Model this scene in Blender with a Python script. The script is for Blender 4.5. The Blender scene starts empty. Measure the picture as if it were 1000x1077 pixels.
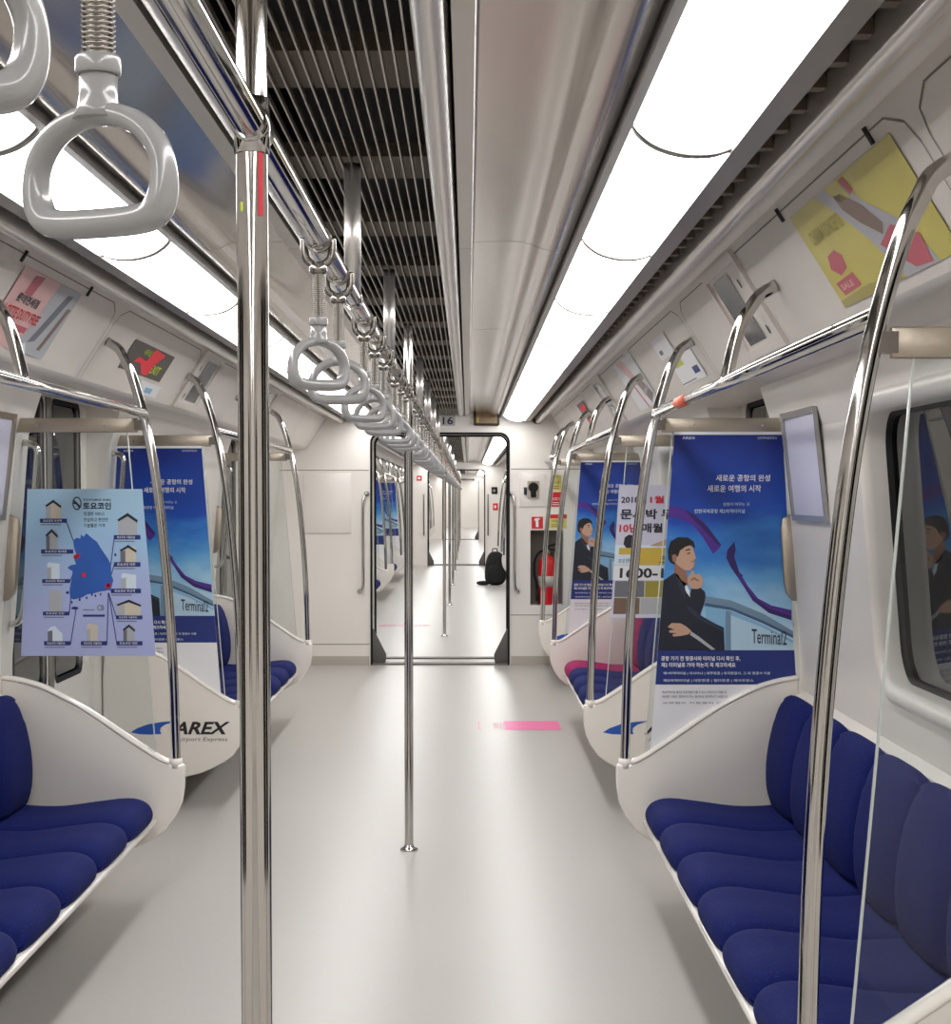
import bpy, bmesh, math, random
from mathutils import Vector, Matrix
R = math.radians
random.seed(7)
SC = bpy.context.scene
COL = SC.collection

# ------------------------------------------------------------------ camera, world, exposure
F_PX = 1742.0          # focal length in pixels of the 1000 x 1077 frame
PITCH = math.atan(0.045)
CAMX, CAMZ = 0.235, 1.415
cam_data = bpy.data.cameras.new('camera')
cam = bpy.data.objects.new('camera', cam_data)
COL.objects.link(cam)
SC.camera = cam
cam.location = (CAMX, 0.0, CAMZ)
cam.rotation_euler = (R(90) - PITCH, 0, 0)
cam_data.sensor_fit = 'VERTICAL'
cam_data.sensor_height = 24.0
cam_data.lens = F_PX * math.cos(PITCH) / 1077.0 * 24.0
# principal point sits below the frame centre (the photo is cropped), the horizon is at row 521, the vanishing column at 492
cam_data.shift_y = (F_PX * math.tan(PITCH) * math.cos(PITCH) + 521.0 - 538.5) / 1077.0
cam_data.shift_x = (500.0 - 492.0) / 1077.0
cam_data.clip_start = 0.02
cam_data.clip_end = 200

world = bpy.data.worlds.new('world')
SC.world = world
world.use_nodes = True
world.node_tree.nodes['Background'].inputs[0].default_value = (0.012, 0.013, 0.016, 1)
world.node_tree.nodes['Background'].inputs[1].default_value = 1.0

SC.view_settings.view_transform = 'Standard'
SC.view_settings.look = 'None'
SC.view_settings.gamma = 1.0
SC.view_settings.exposure = 0.6
SC.view_settings.use_curve_mapping = False
LIGHT = 8.5            # radiance of the ceiling diffusers
try:
    SC.cycles.max_bounces = 10
    SC.cycles.diffuse_bounces = 5
    SC.cycles.glossy_bounces = 5
    SC.cycles.transparent_max_bounces = 24
    SC.cycles.transmission_bounces = 6
    SC.cycles.use_denoising = True
    SC.cycles.caustics_reflective = False
    SC.cycles.caustics_refractive = False
    SC.cycles.sample_clamp_indirect = 6.0
except Exception:
    pass

# ------------------------------------------------------------------ materials
MATS = {}
def srgb(r, g, b):
    f = lambda c: (c / 255.0) / 12.92 if c <= 10 else (((c / 255.0) + 0.055) / 1.055) ** 2.4
    return (f(r), f(g), f(b), 1.0)

def base_mat(name):
    m = bpy.data.materials.new(name)
    m.use_nodes = True
    return m, m.node_tree, m.node_tree.nodes['Principled BSDF']

def mat(name, rgb, rough=0.5, metal=0.0, bump=0.0, scale=40.0, var=0.0, spec=0.5, coat=0.0, stretch=None):
    if name in MATS:
        return MATS[name]
    m, nt, p = base_mat(name)
    c = srgb(*rgb)
    p.inputs['Base Color'].default_value = c
    p.inputs['Roughness'].default_value = rough
    p.inputs['Metallic'].default_value = metal
    p.inputs['Specular IOR Level'].default_value = spec
    p.inputs['Coat Weight'].default_value = coat
    if bump or var:
        tc = nt.nodes.new('ShaderNodeTexCoord')
        mp = nt.nodes.new('ShaderNodeMapping')
        if stretch: mp.inputs['Scale'].default_value = stretch
        nz = nt.nodes.new('ShaderNodeTexNoise')
        nz.inputs['Scale'].default_value = scale
        nz.inputs['Detail'].default_value = 3
        nt.links.new(tc.outputs['Object'], mp.inputs['Vector'])
        nt.links.new(mp.outputs['Vector'], nz.inputs['Vector'])
        if bump:
            b = nt.nodes.new('ShaderNodeBump')
            b.inputs['Strength'].default_value = bump
            b.inputs['Distance'].default_value = 0.01
            nt.links.new(nz.outputs['Fac'], b.inputs['Height'])
            nt.links.new(b.outputs['Normal'], p.inputs['Normal'])
        if var:
            r = nt.nodes.new('ShaderNodeValToRGB')
            r.color_ramp.elements[0].position = 0.3
            r.color_ramp.elements[1].position = 0.7
            r.color_ramp.elements[0].color = (c[0] * (1 - var), c[1] * (1 - var), c[2] * (1 - var), 1)
            r.color_ramp.elements[1].color = (min(1, c[0] * (1 + var)), min(1, c[1] * (1 + var)), min(1, c[2] * (1 + var)), 1)
            nt.links.new(nz.outputs['Fac'], r.inputs['Fac'])
            nt.links.new(r.outputs['Color'], p.inputs['Base Color'])
    MATS[name] = m
    return m

WHITE = mat('white_moulding', (228, 223, 217), 0.32, var=0.02, scale=3)
COVE = mat('cove_panel', (214, 208, 201), 0.38, var=0.025, scale=2.5)
PANEL = mat('white_gel_coat', (232, 227, 220), 0.22, coat=0.3)
ENDW = mat('end_wall_laminate', (234, 230, 225), 0.3, var=0.015, scale=2)
SHEET = mat('satin_aluminium', (166, 156, 146), 0.17, 0.92, var=0.03, scale=1.5, stretch=(6, 0.6, 1))
STRIP = mat('painted_strip', (190, 183, 174), 0.35, 0.3)
TUBE = mat('anodised_tube', (205, 200, 194), 0.28, 0.7)
FRAMEM = mat('lamp_frame', (140, 136, 132), 0.4, 0.5)
CHROME = mat('polished_steel', (200, 198, 195), 0.09, 1.0)
SATIN = mat('satin_steel', (225, 222, 218), 0.3, 0.8)
BRUSH = mat('brushed_steel', (176, 166, 152), 0.33, 0.9, bump=0.05, scale=60, stretch=(1, 20, 1))
DARK = mat('dark_cavity', (26, 23, 21), 0.8)
BROWN = mat('duct_brown', (112, 98, 84), 0.6, 0.1)
SLAT = mat('grille_slat', (170, 162, 152), 0.35, 0.6)
RUBBER = mat('black_rubber', (16, 16, 18), 0.6, spec=0.3)
GREYP = mat('strap_grey', (152, 152, 152), 0.25, coat=0.4)
STEELD = mat('cast_steel', (150, 146, 140), 0.22, 0.9)
GAP = mat('seam_grey', (120, 114, 107), 0.6)
WEDGE = mat('gangway_flap', (92, 88, 86), 0.5)
SILL = mat('sill_grey', (112, 108, 102), 0.5)
RED = mat('red_plastic', (205, 28, 36), 0.35, coat=0.3)
LEDRED = mat('sign_red', (240, 25, 55), 0.5)
ORANGE = mat('orange_label', (214, 102, 72), 0.5)
YELLOWS = mat('yellow_sticker', (214, 205, 110), 0.5)
BLACKC = mat('black_cloth', (24, 24, 27), 0.85, bump=0.3, scale=60)
PINK = mat('pink_vinyl', (226, 92, 156), 0.4)
PAPER = mat('paper_white', (232, 232, 236), 0.4)
SKIN = mat('print_skin', (196, 158, 134), 0.5)
SKIND = mat('print_skin_dark', (150, 108, 88), 0.5)
SUIT = mat('print_suit', (26, 30, 46), 0.5)
SUIT2 = mat('print_suit_fold', (42, 48, 68), 0.5)
HAIR = mat('print_hair', (18, 16, 18), 0.5)
PURPLE = mat('print_purple', (78, 40, 140), 0.5)
PURPLED = mat('print_purple_dark', (48, 28, 98), 0.5)
NAVY = mat('print_navy', (30, 48, 120), 0.5)
PALE = mat('print_pale', (214, 228, 240), 0.5)
INK = mat('print_ink', (34, 36, 50), 0.5)
INKG = mat('print_ink_grey', (110, 112, 122), 0.5)
TEXTW = mat('print_white', (236, 238, 244), 0.5)
RAILP = mat('print_rail', (112, 140, 164), 0.5)
RAILD = mat('print_rail_dark', (60, 92, 128), 0.5)
POSTP = mat('print_post', (130, 180, 214), 0.5)
LOGOB = mat('logo_blue', (28, 84, 178), 0.4)
LOGOK = mat('logo_black', (26, 24, 28), 0.4)
REDP = mat('reflection_red', (206, 34, 52), 0.5)
GOLD = mat('print_gold', (206, 176, 70), 0.5)
PINKP = mat('print_pink', (222, 178, 176), 0.35)
PINKD = mat('print_rose', (186, 78, 96), 0.35)
OLIVE = mat('print_mustard', (196, 184, 84), 0.3, var=0.05, scale=8)
OLIVED = mat('print_mustard_dark', (160, 148, 66), 0.3)
GREYB = mat('print_greyblue', (168, 168, 176), 0.3)
SHOE = mat('print_taupe', (120, 96, 84), 0.3)
BEIGE = mat('print_beige', (206, 198, 180), 0.5)
STONE = mat('print_stone', (176, 180, 186), 0.5)
LAVENDER = mat('print_lavender', (206, 206, 226), 0.4)
SCREEN = mat('dark_screen', (26, 32, 44), 0.12)
LIME = mat('print_lime', (190, 210, 40), 0.5)

def diffuser_mat():
    m = bpy.data.materials.new('lit_diffuser')
    m.use_nodes = True
    nt = m.node_tree
    nt.nodes.clear()
    o = nt.nodes.new('ShaderNodeOutputMaterial')
    e = nt.nodes.new('ShaderNodeEmission')
    e.inputs[0].default_value = (1.0, 0.982, 0.962, 1)
    e.inputs[1].default_value = LIGHT
    nt.links.new(e.outputs[0], o.inputs[0])
    return m
DIFF = diffuser_mat()

def floor_mat():
    m, nt, p = base_mat('vinyl_floor')
    tc = nt.nodes.new('ShaderNodeTexCoord')
    n1 = nt.nodes.new('ShaderNodeTexNoise'); n1.inputs['Scale'].default_value = 0.9; n1.inputs['Detail'].default_value = 2
    n2 = nt.nodes.new('ShaderNodeTexNoise'); n2.inputs['Scale'].default_value = 180; n2.inputs['Detail'].default_value = 2
    r = nt.nodes.new('ShaderNodeValToRGB')
    r.color_ramp.elements[0].position = 0.3; r.color_ramp.elements[0].color = srgb(180, 177, 173)
    r.color_ramp.elements[1].position = 0.72; r.color_ramp.elements[1].color = srgb(184, 181, 177)
    mx = nt.nodes.new('ShaderNodeMixRGB'); mx.blend_type = 'MULTIPLY'; mx.inputs[0].default_value = 0.12
    rr = nt.nodes.new('ShaderNodeMapRange'); rr.inputs['To Min'].default_value = 0.30; rr.inputs['To Max'].default_value = 0.36; p.inputs['Specular IOR Level'].default_value = 0.27
    nt.links.new(tc.outputs['Object'], n1.inputs['Vector']); nt.links.new(tc.outputs['Object'], n2.inputs['Vector'])
    nt.links.new(n1.outputs['Fac'], r.inputs['Fac']); nt.links.new(r.outputs['Color'], mx.inputs[1]); nt.links.new(n2.outputs['Color'], mx.inputs[2])
    nt.links.new(mx.outputs[0], p.inputs['Base Color'])
    nt.links.new(n1.outputs['Fac'], rr.inputs['Value']); nt.links.new(rr.outputs[0], p.inputs['Roughness'])
    b = nt.nodes.new('ShaderNodeBump'); b.inputs['Strength'].default_value = 0.02; b.inputs['Distance'].default_value = 0.002
    nt.links.new(n1.outputs['Fac'], b.inputs['Height']); nt.links.new(b.outputs['Normal'], p.inputs['Normal'])
    return m
FLOOR = floor_mat()

def fabric_mat(name, a, b):
    m, nt, p = base_mat(name)
    tc = nt.nodes.new('ShaderNodeTexCoord')
    v = nt.nodes.new('ShaderNodeTexVoronoi'); v.inputs['Scale'].default_value = 75
    r = nt.nodes.new('ShaderNodeValToRGB')
    r.color_ramp.elements[0].position = 0.12; r.color_ramp.elements[0].color = srgb(*b)
    r.color_ramp.elements[1].position = 0.34; r.color_ramp.elements[1].color = srgb(*a)
    nt.links.new(tc.outputs['Object'], v.inputs['Vector']); nt.links.new(v.outputs['Distance'], r.inputs['Fac'])
    nt.links.new(r.outputs['Color'], p.inputs['Base Color'])
    p.inputs['Roughness'].default_value = 0.85
    p.inputs['Sheen Weight'].default_value = 0.0; p.inputs['Specular IOR Level'].default_value = 0.2
    p.inputs['Sheen Roughness'].default_value = 0.4
    p.inputs['Sheen Tint'].default_value = (0.35, 0.4, 0.9, 1)
    n = nt.nodes.new('ShaderNodeTexNoise'); n.inputs['Scale'].default_value = 350
    bp = nt.nodes.new('ShaderNodeBump'); bp.inputs['Strength'].default_value = 0.3; bp.inputs['Distance'].default_value = 0.002
    nt.links.new(tc.outputs['Object'], n.inputs['Vector']); nt.links.new(n.outputs['Fac'], bp.inputs['Height']); nt.links.new(bp.outputs['Normal'], p.inputs['Normal'])
    return m
FABRIC = fabric_mat('blue_plush', (10, 22, 86), (16, 34, 112))
FABPINK = fabric_mat('pink_plush', (150, 34, 88), (186, 70, 124))

def glass_mat(name, tint, refl=1.0, haze=0.0):
    m = bpy.data.materials.new(name)
    m.use_nodes = True
    nt = m.node_tree
    nt.nodes.clear()
    o = nt.nodes.new('ShaderNodeOutputMaterial')
    t = nt.nodes.new('ShaderNodeBsdfTransparent'); t.inputs[0].default_value = tint
    g = nt.nodes.new('ShaderNodeBsdfGlossy'); g.inputs['Roughness'].default_value = 0.01; g.inputs[0].default_value = (refl, refl, refl, 1)
    lw = nt.nodes.new('ShaderNodeLayerWeight'); lw.inputs[0].default_value = 0.5
    pw = nt.nodes.new('ShaderNodeMath'); pw.operation = 'POWER'; pw.inputs[1].default_value = 5.0
    fr = nt.nodes.new('ShaderNodeMath'); fr.operation = 'MULTIPLY_ADD'; fr.inputs[1].default_value = 0.9; fr.inputs[2].default_value = 0.02
    nt.links.new(lw.outputs['Facing'], pw.inputs[0]); nt.links.new(pw.outputs[0], fr.inputs[0])
    mx = nt.nodes.new('ShaderNodeMixShader')
    nt.links.new(fr.outputs[0], mx.inputs[0]); nt.links.new(t.outputs[0], mx.inputs[1]); nt.links.new(g.outputs[0], mx.inputs[2])
    nt.links.new(mx.outputs[0], o.inputs[0])
    return m
GLASS = glass_mat('clear_glass', (0.93, 0.95, 0.95, 1))
WGLASS = glass_mat('tinted_window_glass', (0.08, 0.10, 0.12, 1))
EDGE = mat('glass_edge', (196, 204, 200), 0.2, 0.0)

def sky_print(name, stops, zscale=1.0):
    m, nt, p = base_mat(name)
    tc = nt.nodes.new('ShaderNodeTexCoord')
    sp = nt.nodes.new('ShaderNodeSeparateXYZ')
    nz = nt.nodes.new('ShaderNodeTexNoise'); nz.inputs['Scale'].default_value = 3.5; nz.inputs['Detail'].default_value = 4
    mp = nt.nodes.new('ShaderNodeMapping'); mp.inputs['Scale'].default_value = (1, 1, 2.2); mp.inputs['Rotation'].default_value = (0, R(20), 0)
    ad = nt.nodes.new('ShaderNodeMath'); ad.operation = 'MULTIPLY_ADD'; ad.inputs[1].default_value = 0.28
    r = nt.nodes.new('ShaderNodeValToRGB')
    for i, (pos, c) in enumerate(stops):
        if i < 2:
            e = r.color_ramp.elements[i]
            e.position = pos
        else:
            e = r.color_ramp.elements.new(pos)
        e.color = srgb(*c)
    nt.links.new(tc.outputs['Object'], sp.inputs[0]); nt.links.new(tc.outputs['Object'], mp.inputs['Vector']); nt.links.new(mp.outputs[0], nz.inputs['Vector'])
    sc_ = nt.nodes.new('ShaderNodeMath'); sc_.operation = 'MULTIPLY'; sc_.inputs[1].default_value = zscale
    nt.links.new(sp.outputs[2], sc_.inputs[0])
    nt.links.new(nz.outputs['Fac'], ad.inputs[0]); nt.links.new(sc_.outputs[0], ad.inputs[2])
    nt.links.new(ad.outputs[0], r.inputs['Fac']); nt.links.new(r.outputs['Color'], p.inputs['Base Color'])
    p.inputs['Roughness'].default_value = 0.35
    return m
# object Z runs 0.5 .. 1.63 m: ramp positions are scaled by the poster builder through its origin
SKYP = sky_print('print_sky', [(0.42, (214, 226, 236)), (0.97, (16, 40, 128)), (0.52, (160, 202, 230)), (0.61, (98, 164, 216)), (0.70, (50, 122, 200)), (0.78, (22, 74, 176))], 0.75)
HOTELP = sky_print('print_pale_sky', [(0.05, (176, 182, 224)), (0.70, (168, 204, 226)), (0.35, (172, 184, 228)), (0.55, (160, 198, 230))])

# ------------------------------------------------------------------ mesh builder
class MB:
    def __init__(self):
        self.v, self.f, self.mi, self.sm, self.mats = [], [], [], [], []
    def m(self, material):
        if material not in self.mats: self.mats.append(material)
        return self.mats.index(material)
    def add(self, vs, fs, material, smooth=False):
        o = len(self.v)
        self.v += [tuple(p) for p in vs]
        i = self.m(material)
        for f in fs:
            self.f.append([o + k for k in f]); self.mi.append(i); self.sm.append(smooth)
    def box(self, a, b, material):
        x0, y0, z0 = a; x1, y1, z1 = b
        if x0 > x1: x0, x1 = x1, x0
        if y0 > y1: y0, y1 = y1, y0
        if z0 > z1: z0, z1 = z1, z0
        vs = [(x0,y0,z0),(x1,y0,z0),(x1,y1,z0),(x0,y1,z0),(x0,y0,z1),(x1,y0,z1),(x1,y1,z1),(x0,y1,z1)]
        self.add(vs, [(0,3,2,1),(4,5,6,7),(0,1,5,4),(1,2,6,5),(2,3,7,6),(3,0,4,7)], material)
    def prism(self, pts, y0, y1, material, smooth=False):
        """outline of (x, z) points, extruded along y"""
        n = len(pts)
        vs = [(x, y0, z) for x, z in pts] + [(x, y1, z) for x, z in pts]
        fs = [tuple(range(n)), tuple(range(2 * n - 1, n - 1, -1))]
        self.add(vs, fs, material)
        self.add(vs, [(i, i + n, (i + 1) % n + n, (i + 1) % n) for i in range(n)], material, smooth)
    def ribbon(self, pts, y0, y1, material, smooth=True, thick=0.0):
        """open (x, z) profile swept along y"""
        n = len(pts)
        vs = [(x, y0, z) for x, z in pts] + [(x, y1, z) for x, z in pts]
        self.add(vs, [(i, i + 1, i + 1 + n, i + n) for i in range(n - 1)], material, smooth)
    def tube(self, path, r, material, seg=16, closed=False, caps=True, squash=None):
        P = [Vector(p) for p in path]
        n = len(P)
        rr = r if isinstance(r, (list, tuple)) else [r] * n
        T = []
        for i in range(n):
            a = P[(i - 1) % n] if (closed or i > 0) else P[i]
            b = P[(i + 1) % n] if (closed or i < n - 1) else P[i]
            T.append((b - a).normalized())
        up = Vector((0, 1, 0))
        if abs(T[0].dot(up)) > 0.9: up = Vector((1, 0, 0))
        N = (up - T[0] * up.dot(T[0])).normalized()
        vs = []
        for i in range(n):
            N = (N - T[i] * N.dot(T[i])).normalized()
            B = T[i].cross(N)
            for k in range(seg):
                a = 2 * math.pi * k / seg
                q = squash or (1, 1)
                vs.append(P[i] + N * (math.cos(a) * rr[i] * q[0]) + B * (math.sin(a) * rr[i] * q[1]))
        fs = []
        m = n if closed else n - 1
        for i in range(m):
            j = (i + 1) % n
            for k in range(seg):
                l = (k + 1) % seg
                fs.append((i * seg + k, i * seg + l, j * seg + l, j * seg + k))
        self.add(vs, fs, material, True)
        if not closed and caps:
            self.add([vs[k] for k in range(seg)], [tuple(range(seg - 1, -1, -1))], material)
            self.add([vs[(n - 1) * seg + k] for k in range(seg)], [tuple(range(seg))], material)
    def lathe(self, prof, c, material, seg=24):
        """(r, z) profile turned about the vertical axis through c"""
        n = len(prof)
        vs = []
        for r, z in prof:
            for k in range(seg):
                a = 2 * math.pi * k / seg
                vs.append((c[0] + r * math.cos(a), c[1] + r * math.sin(a), c[2] + z))
        fs = []
        for i in range(n - 1):
            for k in range(seg):
                l = (k + 1) % seg
                fs.append((i * seg + k, i * seg + l, (i + 1) * seg + l, (i + 1) * seg + k))
        self.add(vs, fs, material, True)
        self.add(vs[:seg], [tuple(range(seg - 1, -1, -1))], material)
        self.add(vs[-seg:], [tuple(range(seg))], material)
    def build(self, name, parent=None, origin=(0, 0, 0), bevel=0.0, bseg=2, angle=30):
        me = bpy.data.meshes.new(name)
        ox, oy, oz = origin
        me.from_pydata([(x - ox, y - oy, z - oz) for x, y, z in self.v], [], self.f)
        for mm in self.mats: me.materials.append(mm)
        me.polygons.foreach_set('material_index', self.mi)
        me.polygons.foreach_set('use_smooth', self.sm)
        me.update()
        bm = bmesh.new(); bm.from_mesh(me)
        bmesh.ops.remove_doubles(bm, verts=bm.verts, dist=1e-5)
        bmesh.ops.recalc_face_normals(bm, faces=bm.faces)
        if bevel:
            es = [e for e in bm.edges if len(e.link_faces) == 2 and e.calc_face_angle(0) > R(angle)]
            bmesh.ops.bevel(bm, geom=es, offset=bevel, segments=bseg, affect='EDGES', profile=0.5, clamp_overlap=True)
            for f in bm.faces: f.smooth = True
        bm.to_mesh(me); bm.free()
        if bevel:
            try: me.set_sharp_from_angle(angle=R(50))
            except Exception: pass
        o = bpy.data.objects.new(name, me)
        COL.objects.link(o)
        if parent is not None:
            o.parent = parent
        else:
            o.location = origin
        return o

def tag(o, label=None, cat=None, group=None, kind=None):
    if label: o['label'] = label
    if cat: o['category'] = cat
    if group: o['group'] = group
    if kind: o['kind'] = kind
    return o
def empty(name, loc, label=None, cat=None, group=None, kind=None):
    o = bpy.data.objects.new(name, None)
    o.empty_display_size = 0.1
    COL.objects.link(o)
    o.location = loc
    return tag(o, label, cat, group, kind)
KIDS = {}
def copy_tree(o, loc, label=None, group=None, cat=None, parent=None):
    c = o.copy(); COL.objects.link(c)
    if parent is not None: c.parent = parent
    if loc is not None: c.location = loc
    if label: c['label'] = label
    if group: c['group'] = group
    if cat: c['category'] = cat
    for ch in list(o.children):
        copy_tree(ch, None, parent=c)
    return c

def spline(pts, per=6, closed=False):
    out = []
    n = len(pts)
    P = [Vector(p) for p in pts]
    rng = range(n) if closed else range(n - 1)
    for i in rng:
        if closed: a, b, c, d = P[(i - 1) % n], P[i], P[(i + 1) % n], P[(i + 2) % n]
        else: a, b, c, d = P[max(i - 1, 0)], P[i], P[i + 1], P[min(i + 2, n - 1)]
        for k in range(per):
            t = k / per
            out.append(0.5 * ((2 * b) + (c - a) * t + (2 * a - 5 * b + 4 * c - d) * t * t + (3 * b - a - 3 * c + d) * t ** 3))
    if not closed: out.append(P[-1])
    return out

ORD = ['nearest', 'second', 'third', 'fourth', 'fifth', 'sixth', 'seventh', 'eighth', 'ninth', 'tenth', 'eleventh', 'twelfth', 'thirteenth', 'fourteenth', 'fifteenth', 'sixteenth', 'seventeenth', 'eighteenth', 'nineteenth', 'twentieth', 'twenty-first', 'twenty-second', 'twenty-third', 'twenty-fourth', 'twenty-fifth', 'twenty-sixth', 'twenty-seventh', 'twenty-eighth', 'twenty-ninth', 'thirtieth']
ORDC = ['first'] + ORD[1:]

# flat lettering, mapped onto any surface patch
def text_geo(s, bold=0.0):
    cu = bpy.data.curves.new('lettering', 'FONT')
    cu.body = s
    cu.size = 1.0
    cu.resolution_u = 2
    cu.offset = bold
    ob = bpy.data.objects.new('lettering', cu)
    COL.objects.link(ob)
    dg = bpy.context.evaluated_depsgraph_get()
    dg.update()
    me = bpy.data.meshes.new_from_object(ob.evaluated_get(dg))
    vs = [v.co.copy() for v in me.vertices]
    fs = [tuple(p.vertices) for p in me.polygons]
    bpy.data.objects.remove(ob); bpy.data.curves.remove(cu); bpy.data.meshes.remove(me)
    return vs, fs
TCACHE = {}
def put_text(mb, s, box, fmap, material, bold=0.0, slant=0.0):
    """fit string s in box (x0, y0, x1, y1) of a drawing whose y runs down; fmap turns drawing points into 3-D points"""
    key = (s, bold)
    if key not in TCACHE: TCACHE[key] = text_geo(s, bold)
    vs, fs = TCACHE[key]
    if not vs: return
    xa, xb = min(v.x for v in vs), max(v.x for v in vs)
    ya, yb = min(v.y for v in vs), max(v.y for v in vs)
    x0, y0, x1, y1 = box
    out = []
    for v in vs:
        t = (v.y - ya) / max(1e-6, yb - ya)
        out.append(fmap(x0 + (x1 - x0) * (v.x - xa) / max(1e-6, xb - xa) + slant * t, y1 + (y0 - y1) * t))
    mb.add(out, fs, material)
def put_poly(mb, pts, fmap, material):
    mb.add([fmap(*p) for p in pts], [tuple(range(len(pts)))], material)

# ------------------------------------------------------------------ layout of the train
PITCHB = 4.735
HALF = 0.82
CARS = [(-5.39, 13.77), (14.37, 33.27), (33.87, 52.77), (53.37, 72.27)]
def bays(ci):
    end = CARS[ci][1]
    last = end - 2.48
    return [last - PITCHB * k for k in (3, 2, 1, 0)]
# car 1: bays near y = -2.91, 1.82, 6.56, 11.29
CARNAME = ['in the front carriage', 'in the second carriage', 'in the third carriage', 'in the fourth carriage']

def wx(z):
    P = [(0, 1.40), (0.75, 1.40), (0.93, 1.385), (1.63, 1.325), (1.80, 1.27), (2.4, 1.27)]
    for (a, xa), (b, xb) in zip(P, P[1:]):
        if z <= b: return xa + (xb - xa) * (z - a) / (b - a)
    return 1.27

Y0, Y1 = -5.39, 72.27
# ------------------------------------------------------------------ floor
mb = MB(); mb.box((-1.46, Y0 - .1, -0.06), (1.46, Y1 + .1, 0.0), FLOOR)
tag(mb.build('floor'), kind='structure')

# ------------------------------------------------------------------ side walls with door and window openings
WIN_Z = (0.905, 1.64)
win_no, door_no = [0], [0]
def wall_piece(mb, sx, y0, y1, z0, z1, material):
    zs = sorted(set([z0, z1] + [z for z in (0.75, 0.93, 1.63, 1.80) if z0 < z < z1]))
    inner = [(sx * wx(z), z) for z in zs]
    outer = [(sx * 1.50, z) for z in reversed(zs)]
    mb.prism(inner + outer, y0, y1, material)

def rrect(y0, y1, z0, z1, r, n=6):
    pts = []
    for cy, cz, a0 in ((y1 - r, z1 - r, 0), (y0 + r, z1 - r, 90), (y0 + r, z0 + r, 180), (y1 - r, z0 + r, 270)):
        for k in range(n + 1):
            a = R(a0 + 90 * k / n)
            pts.append((cy + r * math.cos(a), cz + r * math.sin(a)))
    return pts

def ring_loops(mb, loops, material, smooth=True):
    n = len(loops[0])
    vs = [p for l in loops for p in l]
    fs = []
    for i in range(len(loops) - 1):
        for k in range(n):
            l = (k + 1) % n
            fs.append((i * n + k, i * n + l, (i + 1) * n + l, (i + 1) * n + k))
    mb.add(vs, fs, material, smooth)

def make_window(sx, y0, y1):
    win_no[0] += 1
    yc = (y0 + y1) / 2
    w = empty('window_%d' % win_no[0], (sx * 1.4, yc, 0.93), kind='structure')
    org = (sx * 1.4, yc, 0.93)
    z0, z1 = WIN_Z
    def L(e, off, r):
        return [(sx * (wx(z) + off), y, z) for y, z in rrect(y0 - e, y1 + e, z0 - e, z1 + e, r)]
    m1 = MB()
    ring_loops(m1, [L(0.055, 0.0, .15), L(0.048, -0.018, .145), L(0.03, -0.028, .13), L(0.008, -0.022, .11), L(-0.002, 0.0, .10), L(-0.002, 0.09, .10)], WHITE)
    m1.build('window_frame', w, org)
    m2 = MB()
    ring_loops(m2, [L(0.0, 0.040, .10), L(-0.010, 0.042, .09), L(-0.013, 0.066, .088)], RUBBER)
    m2.build('gasket', w, org)
    m3 = MB()
    vs = L(-0.008, 0.056, .09); vo = L(-0.008, 0.062, .09)
    n = len(vs)
    m3.add(vs + vo, [tuple(range(n)), tuple(range(2 * n - 1, n - 1, -1))] + [(i, i + n, (i + 1) % n + n, (i + 1) % n) for i in range(n)], WGLASS)
    m3.build('pane', w, org)

def make_door(sx, yc):
    door_no[0] += 1
    org = (sx * 1.42, yc, 0)
    d = empty('door_%d' % door_no[0], org, kind='structure')
    for s in (-1, 1):
        m = MB()
        ya, yb = (yc + s * 0.003, yc + s * 0.66)
        wa, wb = yc + s * 0.075, yc + s * 0.53
        za, zb = 0.67, 1.79
        x0, x1 = sx * 1.425, sx * 1.455
        for a, b, c, e in ((ya, wa, 0, 1.86), (wb, yb, 0, 1.86), (wa, wb, 0, za), (wa, wb, zb, 1.86)):
            m.box((x0, a, c), (x1, b, e), WHITE)
        leaf = m.build('door_leaf', d, org)
        g = MB(); g.box((sx * 1.435, wa, za), (sx * 1.442, wb, zb), WGLASS); g.build('door_pane', leaf, org)
        k = MB()
        lo = [(sx * 1.4235, y, z) for y, z in rrect(min(wa, wb) - .015, max(wa, wb) + .015, za - .015, zb + .015, .05)]
        li = [(sx * 1.4235, y, z) for y, z in rrect(min(wa, wb) + .008, max(wa, wb) - .008, za + .008, zb - .008, .04)]
        ring_loops(k, [lo, li], RUBBER, False)
        k.build('window_seal', leaf, org)
        h = MB(); h.box((sx * 1.418, yc + s * .002, 0.01), (sx * 1.426, yc + s * .035, 1.85), GAP); h.build('edge_seal', leaf, org)

for ci, (s, e) in enumerate(CARS):
    bs = bays(ci)
    for sx, nm in ((-1, 'left'), (1, 'right')):
        m = MB()
        yy = s
        for b in bs:
            # solid run up to the door opening
            runs = [(yy, b - 0.66)]
            for a, c in runs:
                if c - a > 2.5:
                    w0, w1 = a + 0.47, a + 2.04
                    wall_piece(m, sx, a, w0, 0, 2.15, WHITE)
                    wall_piece(m, sx, w1, c, 0, 2.15, WHITE)
                    wall_piece(m, sx, w0, w1, 0, WIN_Z[0], WHITE)
                    wall_piece(m, sx, w0, w1, WIN_Z[1], 2.15, WHITE)
                    if ci < 2: make_window(sx, w0, w1)
                    else:
                        m.box((sx * 1.42, w0, WIN_Z[0]), (sx * 1.44, w1, WIN_Z[1]), SCREEN)
                else:
                    wall_piece(m, sx, a, c, 0, 2.15, WHITE)
            wall_piece(m, sx, b - .66, b + .66, 1.86, 2.15, WHITE)
            if ci < 2: make_door(sx, b)
            else: m.box((sx * 1.42, b - .66, 0), (sx * 1.45, b + .66, 1.86), WHITE)
            yy = b + 0.66
        wall_piece(m, sx, yy, e, 0, 2.15, WHITE)
        o = m.build('wall_' + nm)
        o['kind'] = 'structure'

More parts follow.
